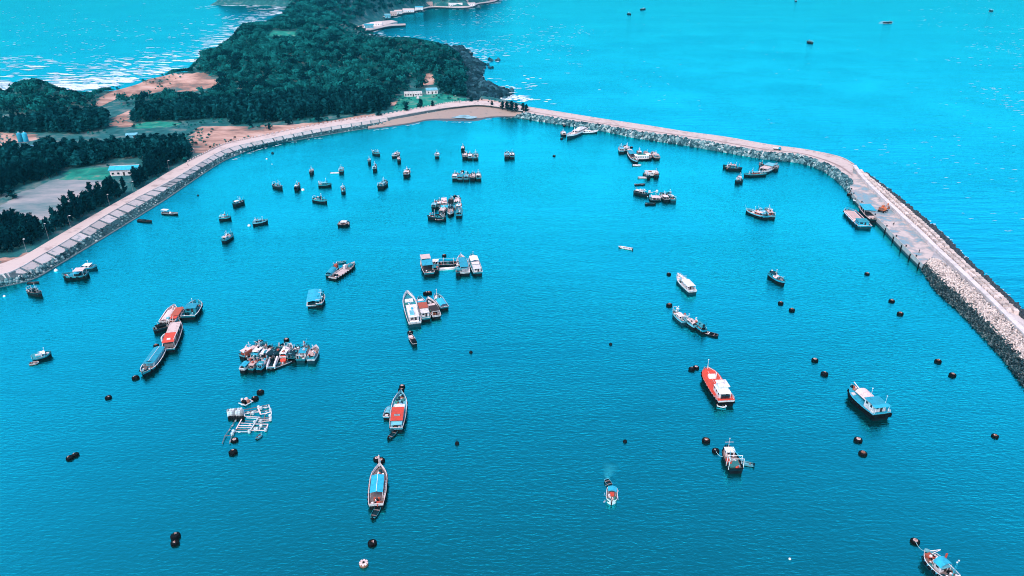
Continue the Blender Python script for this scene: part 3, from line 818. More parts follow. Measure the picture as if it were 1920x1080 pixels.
# ------------------------------------------------------------------ trees
def leaf_quads(c, nrm_, size, r, asp=1.0):
    """one small leaf spray (quad) per centre, facing roughly nrm_"""
    n = len(c)
    nrm_ = nrm_ / np.maximum(np.linalg.norm(nrm_, axis=1), 1e-6)[:, None]
    a = np.cross(nrm_, r.normal(0, 1, (n, 3))); a /= np.maximum(np.linalg.norm(a, axis=1), 1e-6)[:, None]
    b = np.cross(nrm_, a)
    s = size[:, None] * r.uniform(0.7, 1.3, (n, 1))
    v = np.stack([c - a * s * asp, c - b * s * 0.7, c + a * s * asp, c + b * s * 0.7], 1).reshape(-1, 3)
    return v, np.arange(4 * n).reshape(n, 4)

def casuarina_crown(seed, n_br, per):
    r = np.random.default_rng(seed)
    C, N, S = [], [], []
    lean = r.normal(0, 0.03, 2)
    for i in range(n_br):
        z = 0.16 + 0.82 * (i + r.random()) / n_br
        R = (0.24 * (1 - z) ** 0.65 + 0.02) * r.uniform(0.6, 1.25)
        a = r.uniform(0, 2 * np.pi)
        t = r.uniform(0.15, 1.0, per)
        p = np.column_stack([np.cos(a) * R * t, np.sin(a) * R * t, z + 0.10 * t * t - 0.02]) + r.normal(0, 0.022, (per, 3))
        p[:, :2] += lean * z
        C.append(p); N.append(np.column_stack([np.cos(a) + r.normal(0, 0.6, per), np.sin(a) + r.normal(0, 0.6, per), r.normal(0.5, 0.5, per)]))
        S.append(np.full(per, 0.045 if per > 5 else 0.075))
    return leaf_quads(np.vstack(C), np.vstack(N), np.concatenate(S), r, 1.7)

def broad_crown(seed, lobes, per):
    r = np.random.default_rng(seed)
    C, N, S = [], [], []
    for i in range(lobes):
        a, q = r.uniform(0, 2 * np.pi), r.uniform(0.0, 0.32)
        c = np.array([np.cos(a) * q, np.sin(a) * q, r.uniform(0.42, 0.78)])
        R = r.uniform(0.20, 0.32)
        d = r.normal(0, 1, (per, 3)); d[:, 2] = np.abs(d[:, 2]) * 0.9 - 0.25
        d /= np.linalg.norm(d, axis=1)[:, None]
        C.append(c + d * R * r.uniform(0.75, 1.05, (per, 1)) * np.array([1, 1, 0.8])); N.append(d + r.normal(0, 0.45, (per, 3))); S.append(np.full(per, 0.082))
    return leaf_quads(np.vstack(C), np.vstack(N), np.concatenate(S), r, 1.1)

CAS_FINE = [casuarina_crown(20 + i, 30, 11) for i in range(5)]
CAS_MASS = [casuarina_crown(40 + i, 20, 5) for i in range(5)]
BROAD = [broad_crown(60 + i, 6, 20) for i in range(6)]

GROVES = [[(-40, 505), (-20, 480), (45, 470), (120, 430), (200, 385), (275, 343), (318, 316), (326, 303), (290, 308), (268, 326), (235, 344), (190, 368), (130, 405), (95, 437), (60, 430), (0, 428), (-60, 428)],
          [(-60, 372), (-60, 296), (0, 296), (45, 288), (80, 281), (130, 285), (200, 284), (280, 278), (370, 277), (392, 284), (362, 296), (330, 308), (300, 314), (262, 306), (210, 306), (130, 318), (95, 336), (40, 350), (0, 370)],
          [(-60, 250), (60, 232), (110, 225), (204, 222), (202, 240), (150, 252), (80, 250)],
          [(248, 231), (262, 212), (330, 205), (430, 200), (435, 222), (350, 226), (260, 232)],
          [(430, 236), (430, 200), (560, 185), (700, 185), (738, 190), (725, 206), (690, 214), (620, 216), (560, 226), (500, 231)],
          [(812, 178), (835, 160), (868, 168), (872, 186), (845, 190), (822, 188)]]
CLEAR = SETTLED + BARE + FIELD + GRASS + [[(205, 340), (205, 300), (270, 300), (270, 322)], [(32, 285), (32, 258), (75, 258), (75, 285)], [(748, 192), (748, 172), (826, 168), (826, 188)], [(764, 163), (764, 150), (780, 150), (780, 163)], [(240, 262), (240, 246), (262, 246), (262, 262)]]
def clear_at(u, v, far=False):
    r = np.zeros(u.shape, bool)
    for p in (CLEAR if far else CLEAR[len(SETTLED):]): r |= in_poly(u, v, p)
    return r
tr = np.random.default_rng(77)
def jitter_grid(x0, x1, y0, y1, s):
    X, Y = np.meshgrid(np.arange(x0, x1, s), np.arange(y0, y1, s))
    return X.ravel() + tr.uniform(-0.45, 0.45, X.size) * s, Y.ravel() + tr.uniform(-0.45, 0.45, X.size) * s

# groves on the low ground
gx, gy = jitter_grid(-620, 10, 230, 720, 3.3)
gz, gd = terrain_z(gx, gy)
gu, gv = proj(gx, gy, gz)
ing = np.zeros(gx.shape, bool)
for p in GROVES: ing |= in_poly(gu, gv, p)
tu, tvv = proj(gx, gy, gz + 4.5)
ok = ing & ~clear_at(gu, gv) & (gd > 5)
for p in (BARE[3], GRASS[0], GRASS[3], CLEAR[-5], CLEAR[-4], CLEAR[-3]): ok &= ~in_poly(tu, tvv, p)
t2u, t2v = proj(gx, gy, gz + 7.5)
ok &= ~in_poly(t2u, t2v, [(200, 340), (200, 310), (246, 310), (246, 336)])
gx, gy, gz, gu, gv = gx[ok], gy[ok], gz[ok], gu[ok], gv[ok]
order = np.argsort(np.hypot(gx, gy))
near, rest = order[:262], order[262:]

crown_me = []
for v, f in CAS_FINE:
    me = np_mesh('crown', v, f); me.materials.append(LEAF_C); crown_me.append(me)
trunk_me = MB().rod((0, 0, -0.05), (0, 0, 0.55), 0.018, 5, 0.010).rod((0, 0, 0.55), (0, 0, 0.93), 0.010, 4, 0.003).mesh('trunk'); trunk_me.materials.append(BARK)
def tree(x, y, z, h, label, group, k, name='casuarina_tree'):
    o = empty(name, (x, y, z - 0.1), tr.uniform(0, 6.28))
    w = h * tr.uniform(0.9, 1.25)
    o.scale = (w, w, h)
    link('trunk', trunk_me, None, o); link('crown', crown_me[k % 5], None, o)
    tag(o, label, 'tree', group)
    return o
for j, i in enumerate(near):
    if gu[i] > 280 or gv[i] < 330: lab, gr = 'dark feathery casuarina in the belt behind the blue-roofed shed', 'casuarina belt behind the shed'
    else: lab, gr = 'dark feathery casuarina in the strip beside the sloping sea wall', 'casuarina strip beside the sea wall'
    tree(gx[i], gy[i], gz[i], tr.uniform(7.0, 10.5), lab, gr, j)
pos = np.column_stack([gx[rest], gy[rest], gz[rest]])
h = np.minimum(tr.uniform(6.5, 10.5, len(rest)), np.maximum(height_limit(gx[rest], gy[rest]) - gz[rest], 2.0)); w = h * tr.uniform(0.95, 1.35, len(rest))
me = scatter('casuarina_woods', CAS_MASS, pos, np.column_stack([w, w, h]), tr, 0.06)
tag(link('casuarina_woods', me, LEAF_C), 'dense dark casuarina woods on the low ground behind the sea wall', 'woods', kind='stuff')

# lone trees that stand apart, each with its place
LONE = [(540, 234, 8, 'dark round casuarina standing apart by the bare roadside, left of its neighbour'), (597, 229, 7, 'low spreading tree on the bare verge where the woods end'), (635, 221, 4.5, 'small bushy tree on the verge by the far road'),
        (665, 217, 7.5, 'dark bushy tree leaning over the verge at the foot of the wooded hill'), (710, 217, 5.5, 'small round tree right at the landward edge of the far road'), (762, 208, 6, 'lone tree below the roofless white house'),
        (788, 202, 6, 'lone tree on the grass right of the white house, by the road'), (812, 199, 4, 'low shrub-like tree on the grass near the lamp post'), (884, 190, 4, 'lone small tree on the pale spit behind the road'),
        (922, 198, 4, 'stub of a tree at the start of the breakwater, left of the row'), (942, 202, 5.5, 'leftmost of the dark trees in a row on the breakwater root'), (952, 204, 6, 'second dark tree in the row on the breakwater root'),
        (960, 205, 6.5, 'tallest middle tree of the row on the breakwater root'), (968, 206, 5.5, 'dark tree right of the tallest one on the breakwater root'), (980, 206, 5.5, 'separate dark tree near the right end of the breakwater row'), (987, 207, 5, 'rightmost dark tree of the breakwater row'),
        (470, 238, 4.5, 'low shrub alone on the bare earth behind the far road'), (505, 243, 4, 'small shrub alone on the bare earth beside the far road'), (308, 322, 5, 'slim palm-like tree beside the tall roadside pole'), (24, 372, 6, 'round tree alone at the left edge of the sandy field')]
for j, (u, v, hh, lab) in enumerate(LONE):
    x, y = G(u, v, 3.9)
    t_ = tree(x, y, max(tz(x, y), 2.6), hh, lab, None, j, 'lone_tree')
    t_.scale = (hh * 2.1, hh * 2.1, hh * 1.15)

# woods on the hills
hx, hy = jitter_grid(-560, 0, 540, 1120, 5.0)
hz, hd = terrain_z(hx, hy)
hu, hv = proj(hx, hy, hz)
h2u, h2v = proj(hx, hy, hz + 4.0)
ok = (hd > 5) & ((hz > 4.7) | ((hy > 860) & (hz > 2.6))) & ~clear_at(hu, hv) & ~clear_at(h2u, h2v)
for p in GROVES: ok &= ~in_poly(hu, hv, p)
posn = np.column_stack([hx, hy, hz])[ok]
fx, fy = jitter_grid(-900, 0, 1120, 2350, 8.5)
fz, fd = terrain_z(fx, fy)
fu, fv = proj(fx, fy, fz)
f2u, f2v = proj(fx, fy, fz + 5)
ok = (fd > 13) & (fz > 3.4) & ~clear_at(fu, fv, True) & ~clear_at(f2u, f2v, True) & (fu > 380)
posf = np.column_stack([fx, fy, fz])[ok]
s1 = 5.2 + 6.5 * tr.random(len(posn)) ** 2; s2 = tr.uniform(10, 19, len(posf))
s1 = np.minimum(s1, (height_limit(posn[:, 0], posn[:, 1]) + 0.5 - posn[:, 2]) * 1.15); s2 = np.minimum(s2, (height_limit(posf[:, 0], posf[:, 1]) + 1 - posf[:, 2]) * 1.2)
posn, s1 = posn[s1 > 1.6], s1[s1 > 1.6]; posf, s2 = posf[s2 > 4], s2[s2 > 4]
sc1 = np.column_stack([s1 * tr.uniform(0.9, 1.15, len(s1)), s1, s1 * tr.uniform(0.8, 1.1, len(s1))]); sc2 = np.column_stack([s2, s2, s2 * 0.8])
posn[:, 2] -= 0.12 * s1; posf[:, 2] -= 0.15 * s2
me = scatter('hill_woods', BROAD, np.vstack([posn, posf]), np.vstack([sc1, sc2]), tr, 0.15)
tag(link('hill_woods', me, LEAF_B), 'dense teal-green woods covering the hills of the peninsula', 'woods', kind='stuff')
# scrub on rough ground
sx_, sy_ = jitter_grid(-520, 0, 380, 760, 5.0)
sz_, sd_ = terrain_z(sx_, sy_)
su, sv = proj(sx_, sy_, sz_)
keep_ = (sd_ > 6) & (vnoise(sx_, sy_, 18, 8) > 0.60) & ~in_poly(su, sv, FIELD[0]) & ~in_poly(su, sv, GRASS[0]) & ~in_poly(su, sv, CLEAR[-5])
ss = tr.uniform(1.2, 3.2, keep_.sum())
me = scatter('scrub', BROAD[:3], np.column_stack([sx_, sy_, sz_ - 0.3])[keep_], ss, tr, 0.3)
tag(link('scrub', me, LEAF_B), 'low scrub scattered over the bare ground behind the sea wall', 'scrub', kind='stuff')

# ------------------------------------------------------------------ surf and whitecaps
fr_ = np.random.default_rng(31)
def foam_mesh(name, pts, ln, wd, rot):
    n = len(pts); k = 9
    a = np.linspace(0, 2 * np.pi, k, endpoint=False)[None, :] + fr_.uniform(0, 0.4, (n, 1))
    r = fr_.uniform(0.45, 1.25, (n, k))
    x = np.cos(a) * r * ln[:, None] / 2; y = np.sin(a) * r * wd[:, None] / 2
    c, s = np.cos(rot)[:, None], np.sin(rot)[:, None]
    v = np.stack([pts[:, 0:1] + x * c - y * s, pts[:, 1:2] + x * s + y * c, np.full((n, k), 0.04) + np.arange(n)[:, None] % 50 * 0.0015], -1).reshape(-1, 3)
    return np_mesh(name, v, np.arange(n * k).reshape(n, k))
pts, ln, wd = [], [], []
def caps(zone, n, l=(2.0, 7.0), w=(0.3, 1.0)):
    lo = np.min(zone, 0); hi = np.max(zone, 0)
    u = fr_.uniform(lo[0], hi[0], n * 3); v = fr_.uniform(lo[1], hi[1], n * 3)
    s = in_poly(u, v, zone)
    u, v = u[s][:n], v[s][:n]
    g = np.array([G(a, b, 0) for a, b in zip(u, v)])
    q = vnoise(g[:, 0] * 0.6, g[:, 1] * 0.35, 38, 5) + fr_.normal(0, 0.12, len(g))
    g = g[q > 0.5]
    _, d = terrain_z(g[:, 0], g[:, 1])
    g = g[(d < -2) | (height_limit(g[:, 0], g[:, 1]) < 1.0)]
    pts.append(g); ln.append(fr_.uniform(*l, len(g))); wd.append(fr_.uniform(*w, len(g)) * (1 + g[:, 1] / 900))
caps([(0, 0), (430, 0), (470, 40), (380, 110), (170, 170), (0, 165)], 650)
caps([(0, 90), (150, 120), (380, 90), (390, 100), (290, 135), (170, 172), (0, 172)], 380, (4, 18), (0.6, 1.8))
caps(SKYLINE[1:30] + [(u, v - 24) for u, v in SKYLINE[1:30]][::-1], 900, (5, 26), (0.7, 2.4))
caps([(880, 20), (1010, 0), (1120, 60), (1080, 150), (960, 190), (900, 150), (890, 60)], 700, (2, 8), (0.25, 0.8))
caps([(1690, 0), (1920, 0), (1920, 220), (1840, 180), (1740, 80)], 420, (2, 8), (0.2, 0.7))
caps([(1000, 0), (1920, 0), (1920, 480), (1640, 300), (1010, 195)], 420, (1.2, 4), (0.15, 0.4))
caps([(690, 70), (860, 20), (960, 0), (960, 80), (870, 90), (780, 78)], 120, (3, 9), (0.3, 0.9))
P_ = np.vstack(pts)
me = foam_mesh('whitecaps', P_, np.concatenate(ln), np.concatenate(wd), fr_.normal(-0.06, 0.12, len(P_)))
tag(link('whitecaps', me, FLEECE), 'white flecks of breaking wave crests on the open sea', 'waves', kind='stuff')
# surf along the open coasts
def surf(line, n, reach, l, w, dense=1.0):
    ln_ = spline(line, 300)
    i = fr_.integers(0, 299, n)
    tg = ln_[i + 1] - ln_[i]; tg /= np.linalg.norm(tg, axis=1)[:, None]
    d = fr_.exponential(reach, n)
    p = ln_[i] + np.column_stack([-tg[:, 1], tg[:, 0]]) * d[:, None] + fr_.normal(0, 1.5, (n, 2))
    _, dd = terrain_z(p[:, 0], p[:, 1])
    keep = (vnoise(p[:, 0], p[:, 1], 22, 15) + fr_.normal(0, 0.1, n) > 0.42) & (dd < 2.0)
    p = p[keep]
    return p, fr_.uniform(*l, len(p)), fr_.uniform(*w, len(p))
outer = [(-1000, 520), (-700, 575), (-560, 620), (-490, 655), (-440, 655), (-398, 675), (-380, 710), (-372, 760), (-368, 840), (-385, 940), (-405, 1050), (-435, 1200), (-460, 1340), (-470, 1450), (-452, 1540), (-458, 1600), (-500, 1690), (-600, 1730), (-690, 1735)]
A = surf(outer, 1700, 20, (4, 20), (1.5, 5.5))
head = [G(u, v, 0) for u, v in [(960, 194), (935, 188), (924, 181), (943, 174), (917, 165), (899, 155), (885, 146), (895, 137), (890, 120), (875, 110), (868, 98), (850, 90), (820, 86), (780, 80), (740, 76), (712, 73), (692, 67)]]
B = surf(head[::-1], 1500, 13, (1.5, 8), (1.0, 3.6))
B2 = surf(head, 1500, 13, (1.5, 8), (1.0, 3.6))
farr = [G(u, v, 0) for u, v in [(680, 65), (700, 60), (724, 35), (749, 28), (780, 22), (812, 15), (859, 16), (884, 15), (898, 9), (927, 5), (940, -2)]]
C1 = surf(farr, 160, 8, (5, 16), (1.5, 4)); C2 = surf(farr[::-1], 160, 8, (5, 16), (1.5, 4))
D = [(po[i] + nrm[i] * fr_.uniform(0.5, 3.0)) for i in fr_.integers(5, NP - 1, 170)]
D = (np.array(D), fr_.uniform(0.8, 2.5, 170), fr_.uniform(0.4, 1.2, 170))
P_ = np.vstack([q[0] for q in (A, B, B2, C1, C2, D)])
me = foam_mesh('surf', P_, np.concatenate([q[1] for q in (A, B, B2, C1, C2, D)]), np.concatenate([q[2] for q in (A, B, B2, C1, C2, D)]), fr_.normal(-0.12, 0.2, len(P_)))
tag(link('surf', me, FLEECE), 'white surf breaking along the rocky shores of the peninsula', 'surf', kind='stuff')
# thin broken foam line lapping the harbour wall and the beach
lap = [G(u, v, 0) for u, v in [(430, 303), (488, 280), (560, 265), (640, 254), (705, 244), (767, 235), (805, 228), (850, 229), (892, 229), (920, 223), (960, 221)]]
lp = spline(lap, 400)
i = fr_.integers(0, 399, 150)
i = i[vnoise(lp[i][:, 0], lp[i][:, 1], 12, 3) > 0.45]
me = foam_mesh('lapping_foam', lp[i] + fr_.normal(0, 0.5, (len(i), 2)), fr_.uniform(1, 3.5, len(i)), fr_.uniform(0.3, 0.8, len(i)), fr_.normal(0.35, 0.1, len(i)))
tag(link('lapping_foam', me, FLEECE), 'thin broken line of foam along the inner wall and beach', 'foam', kind='stuff')

# ------------------------------------------------------------------ buildings and things on land
def house(name, label, cat, u, v, L, W, H, rz, wall_m, roof_m, roof='gable', rise=1.4, over=0.4, openings=4, group=None, z=None, back=False):
    x, y = G(u, v, 3.8 if z is None else z)
    zz = (tz(x, y) if z is None else z)
    o = empty(name, (x, y, zz - 0.05), rz)
    tag(o, label, cat, group)
    t = 0.25
    w = MB()
    w.box(-L / 2, L / 2, -W / 2, -W / 2 + t, -0.6, H); w.box(-L / 2, L / 2, W / 2 - t, W / 2, -0.6, H)
    w.box(-L / 2, -L / 2 + t, -W / 2 + t, W / 2 - t, -0.6, H); w.box(L / 2 - t, L / 2, -W / 2 + t, W / 2 - t, -0.6, H)
    w.build('wall', wall_m, o)
    if roof == 'gable':
        w.add([(-L / 2 + .02, -W / 2 + .02, H - 0.05), (-L / 2 + .02, W / 2 - .02, H - 0.05), (-L / 2 + .02, 0, H + rise * 0.96)], [(0, 1, 2)])
        r = MB()
        for sg in (-1, 1):
            a = [(-L / 2 - over, sg * (W / 2 + over), H - 0.15), (L / 2 + over, sg * (W / 2 + over), H - 0.15), (L / 2 + over, 0, H + rise), (-L / 2 - over, 0, H + rise)]
            b = [(p[0], p[1], p[2] + 0.14) for p in a]
            r.add(a + b, [(0, 1, 2, 3), (7, 6, 5, 4), (0, 4, 5, 1), (1, 5, 6, 2), (3, 2, 6, 7), (0, 3, 7, 4)])
        rf = r.build('roof', roof_m, o)
        MB().box(-L / 2 - over, L / 2 + over, -0.15, 0.15, H + rise + 0.05, H + rise + 0.2).build('ridge_cap', WHITE, rf)
        for sx in (-1, 1):
            MB().add([(sx * (L / 2 - 0.1), -W / 2, H), (sx * (L / 2 - 0.1), W / 2, H), (sx * (L / 2 - 0.1), 0, H + rise)], [(0, 1, 2)]).build('gable', wall_m, o)
    elif roof == 'shed':
        a = [(-L / 2 - over, -W / 2 - over, H + 0.05), (L / 2 + over, -W / 2 - over, H + 0.05), (L / 2 + over, W / 2 + over, H + rise), (-L / 2 - over, W / 2 + over, H + rise)]
        b = [(p[0], p[1], p[2] + 0.15) for p in a]
        MB().add(a + b, [(3, 2, 1, 0), (4, 5, 6, 7), (0, 1, 5, 4), (1, 2, 6, 5), (2, 3, 7, 6), (3, 0, 4, 7)]).build('roof', roof_m, o)
        MB().box(-L / 2, L / 2, W / 2 - 0.2, W / 2, H, H + rise * 0.9).build('back_wall', wall_m, o)
    elif roof == 'flat':
        MB().box(-L / 2 - 0.15, L / 2 + 0.15, -W / 2 - 0.15, W / 2 + 0.15, H, H + 0.25).build('roof', roof_m, o)
    for i in range(openings):
        cx = -L / 2 + L * (i + 0.5) / openings
        if i == openings // 2:
            MB().box(cx - 0.5, cx + 0.5, -W / 2 - 0.05, -W / 2 + 0.03, 0, min(2.1, H - 0.3)).build('door', DKWOOD, o)
        else:
            f = MB().box(cx - 0.6, cx + 0.6, -W / 2 - 0.04, -W / 2 + 0.03, 0.9, min(2.0, H - 0.4)).build('window', GLASS, o)
            MB().box(cx - 0.7, cx + 0.7, -W / 2 - 0.12, -W / 2 - 0.045, 0.78, 0.9).build('sill', WHITE, f)
    return o

house('warehouse', 'white shed with cyan tin roof beside the green plot among the trees', 'shed', 237, 325, 14.5, 7.5, 3.6, math.radians(10), WHITE, CYAN, 'gable', 1.2, 0.6, 5)
house('ruined_house', 'long roofless white house on the grass below the wooded hill', 'house', 775, 184, 15, 5, 3.4, math.radians(12), WHITE, WHITE, 'none', openings=7)
house('tin_roofed_house', 'white house with pale blue roof right of the roofless one', 'house', 810, 180, 9.5, 5.5, 3.0, math.radians(14), WHITE, SKYB, 'shed', 1.2, 0.3, 3)
house('hilltop_hut', 'tiny white hut at the edge of the wood above the roofless house', 'hut', 772, 160, 3.2, 2.8, 3.2, 0.1, WHITE, WHITE, 'flat', openings=2)
house('tin_shed', 'low pale blue tin shed hidden behind the casuarina belt', 'shed', 248, 259, 7, 4, 2.4, 0.3, SKYB, SKYB, 'shed', 0.8, 0.2, 2)
# white dome tank beside the ruin
x, y = G(784, 188, 3.8)
dm = empty('dome_tank', (x, y, tz(x, y) - 0.1))
tag(dm, 'squat white domed tank in front of the roofless house', 'tank')
MB().lathe([(1.3, -0.3), (1.35, 0.8), (1.1, 1.5), (0.6, 1.9), (0.1, 2.0)], 12).build('shell', WHITE, dm, True)
MB().lathe([(0.35, 1.85), (0.35, 2.2)], 8).build('hatch', GREY, dm)

# blue twin tank on its frame
x, y = G(50, 284, 3.8)
wt = empty('tank_tower', (x, y, tz(x, y) - 0.1), 0.2)
tag(wt, 'pair of tall blue tanks on a frame rising above the dark trees', 'tank tower')
for k in (-1, 1):
    t_ = MB().lathe([(1.35, 6.5), (1.45, 6.8), (1.45, 11.5), (1.2, 12.0), (0.4, 12.4)], 12, (k * 1.55, 0, 0)).build('tank', CYAN, wt, True)
    MB().lathe([(0.3, 12.3), (0.3, 12.8)], 8, (k * 1.55, 0, 0)).build('vent', WHITE, t_)
    for j in (-1, 1):
        MB().rod((k * 2.6, j * 1.1, -0.5), (k * 2.2, j * 1.0, 6.6), 0.18, 5).build('leg', SKYB, wt)
MB().box(-3.1, 3.1, -1.6, 1.6, 6.3, 6.55).build('platform', GREY, wt)
MB().rod((-2.6, -1.1, 1), (2.2, -1.0, 6), 0.09).rod((2.6, -1.1, 1), (-2.2, -1.0, 6), 0.09).build('brace', GREY, wt)
pp = empty('pump_house', (*G(62, 281, 3.8), tz(*G(62, 281, 3.8)) - 0.1), 0.3)
tag(pp, 'pale blue pump house with slatted front at the foot of the blue tanks', 'pump house')
MB().box(-2.6, 2.6, -1.6, 1.6, -0.4, 2.9).build('wall', SKYB, pp)
MB().box(-2.9, 2.9, -1.9, 1.9, 2.92, 3.15).build('roof', SKYB, pp)
for i in range(5):
    MB().box(-2.2 + i * 0.95, -1.6 + i * 0.95, -1.72, -1.62, 0.4, 2.4).build('slat', WHITE, pp)

# lamp posts on the coast road
def lamp(u, v, h, label, dz=None):
    x, y = G(u, v, 4.0)
    o = empty('street_lamp', (x, y, max(tz(x, y), 3.0) - 0.05), RNG.uniform(-0.4, 0.4))
    tag(o, label, 'street lamp', 'lamp posts along the coast road')
    MB().rod((0, 0, 0), (0, 0, h), 0.07, 6, 0.045).build('pole', GREY, o)
    MB().path([(0, 0, h - 0.05), (0.5, -0.3, h + 0.3), (1.3, -0.7, h + 0.35)], 0.05).build('arm', GREY, o)
    MB().box(1.0, 1.7, -0.95, -0.55, h + 0.28, h + 0.5).build('lamp_head', WHITE, o)
for u, v, h, lab in [(51, 475, 7.5, 'lamp post beside the palm at the lower left end of the sea wall'), (91, 447, 7.5, 'lamp post in the gap between trees, second from the left'), (133, 428, 7, 'lamp post half hidden by the casuarina strip, third from the left'),
                     (206, 386, 7, 'lamp post against the strip of trees below the sandy field'), (250, 361, 7, 'lamp post in front of the trees below the cyan-roofed shed'), (318, 322, 7.5, 'tall bare lamp post beside the slim tree near the wall'),
                     (365, 296, 6.5, 'lamp post at the tip of the casuarina belt'), (851, 194, 7, 'pale lamp post by the road below the wooded headland')]:
    lamp(u, v, h, lab)
# people on the wall and the quay
def person(u, v, z, label, top, legs, rz=0.0, stride=0.12):
    x, y = G(u, v, z)
    o = empty('person', (x, y, z), rz)
    tag(o, label, 'person')
    me = bpy.data.meshes.new('body')
    vs = [(0, 0, 0.95), (0, 0, 1.2), (0, 0, 1.42), (0, 0, 1.52), (0.02, 0, 1.64), (0.02, 0, 1.74), (0, .1, .92), (stride, .11, .5), (stride * .6, .11, .08), (stride * .6 + .14, .12, .04), (0, -.1, .92), (-stride * .3, -.11, .5), (-stride, -.11, .08), (-stride + .14, -.12, .04),
          (0, .19, 1.4), (-.04, .25, 1.14), (.08, .25, .9), (.12, .24, .82), (0, -.19, 1.4), (.04, -.25, 1.14), (.14, -.25, .92), (.18, -.24, .84)]
    es = [(0, 1), (1, 2), (2, 3), (3, 4), (4, 5), (0, 6), (6, 7), (7, 8), (8, 9), (0, 10), (10, 11), (11, 12), (12, 13), (2, 14), (14, 15), (15, 16), (16, 17), (2, 18), (18, 19), (19, 20), (20, 21)]
    me.from_pydata(vs, es, [])
    b = link('body', me, legs, o)
    sk = b.modifiers.new('skin', 'SKIN')
    rad = [.13, .13, .14, .06, .09, .07, .09, .065, .05, .04, .09, .065, .05, .04, .06, .045, .038, .03, .06, .045, .038, .03]
    for i, r_ in enumerate(rad): me.skin_vertices[0].data[i].radius = (r_, r_)
    me.skin_vertices[0].data[0].use_root = True
    b.modifiers.new('sub', 'SUBSURF').render_levels = 1
    MB().lathe([(.17, .95), (.18, 1.1), (.21, 1.38), (.1, 1.47)], 8).build('shirt', top, o, True)
    MB().lathe([(.1, 1.66), (.1, 1.72), (.06, 1.79)], 8, (0.015, 0, 0)).build('hair', DARK, o, True)
person(353, 312, 4.0, 'person in dark clothes walking along the sea wall road', DARK, NAVY, 0.6)
person(1675, 423, 2.75, 'person in dark clothes standing on the quay beyond the orange excavator', DARK, DARK, 1.0)
person(1723, 474, 2.75, 'person in dark clothes near the lower end of the quay edge', NAVY, DARK, 2.0)
person(546, 253, 4.1, 'person in dark clothes at the edge of the far road', DARK, DARK, 0.2)

# excavator on the quay
x, y = G(1655, 397, 2.74)
ex = empty('excavator', (x, y, 2.75), math.radians(35))
tag(ex, 'orange tracked excavator parked on the quay apron', 'excavator')
for k in (-1, 1):
    tr_ = MB().box(-1.9, 1.9, k * 1.25 - 0.35, k * 1.25 + 0.35, 0.0, 0.85, 0.9).build('track', DARK, ex)
    for i in range(4): MB().rod((-1.3 + i * 0.85, k * 1.6 - 0.02, 0.4), (-1.3 + i * 0.85, k * 1.6 + 0.06, 0.4), 0.28, 8).build('wheel', GREY, tr_)
MB().lathe([(0.9, 0.8), (0.9, 1.1)], 10).build('turntable', DARK, ex)
MB().box(-2.2, 1.0, -1.3, 1.3, 1.1, 2.1, 0.95).build('engine_house', ORANGE, ex)
MB().box(-2.3, -1.6, -1.25, 1.25, 1.2, 2.4).build('counterweight', RUSTY, ex)
cb = MB().box(0.0, 1.5, 0.3, 1.25, 1.15, 2.9, 0.9).build('cab', ORANGE, ex)
MB().box(1.42, 1.5, 0.4, 1.15, 1.9, 2.7).build('windscreen', GLASS, cb)
MB().box(0.3, 1.2, 1.2, 1.27, 1.9, 2.65).build('side_window', GLASS, cb)
MB().rod((0.8, -0.3, 1.8), (3.0, -0.3, 3.9), 0.26, 4).build('boom', ORANGE, ex)
MB().rod((3.0, -0.3, 3.9), (4.3, -0.3, 2.0), 0.2, 4).build('dipper_arm', ORANGE, ex)
MB().box(3.9, 4.9, -0.8, 0.2, 0.7, 1.9, 0.7).build('bucket', RUSTY, ex)
MB().rod((1.2, -0.3, 2.6), (2.2, -0.3, 3.6), 0.1).build('hydraulic_ram', GREY, ex)

# small truck on the far breakwater
x, y = G(1457, 281, 3.3)
tk = empty('small_truck', (x, y, 3.32), math.radians(-35))
tag(tk, 'small blue and white truck parked on the far arm of the breakwater', 'truck')
MB().box(-2.4, 2.4, -0.8, 0.8, 0.45, 0.75).build('chassis', DARK, tk)
c_ = MB().add([(1.0, -.85, .7), (2.4, -.85, .7), (2.4, .85, .7), (1.0, .85, .7), (1.0, -.8, 2.0), (1.9, -.8, 2.0), (1.9, .8, 2.0), (1.0, .8, 2.0)], [(3, 2, 1, 0), (4, 5, 6, 7), (0, 1, 5, 4), (1, 2, 6, 5), (2, 3, 7, 6), (3, 0, 4, 7)]).build('cab', CYAN, tk)
MB().add([(2.32, -.7, 1.1), (2.32, .7, 1.1), (1.96, .7, 1.85), (1.96, -.7, 1.85)], [(0, 1, 2, 3)]).build('windscreen', GLASS, c_)
MB().box(-2.4, 0.9, -0.9, 0.9, 0.76, 1.5).build('cargo_bed', WHITE, tk)
for sx in (-1.5, 1.6):
    for sy in (-0.8, 0.8): MB().rod((sx, sy - .12, .42), (sx, sy + .12, .42), .42, 10).build('wheel', RUBBER, tk)

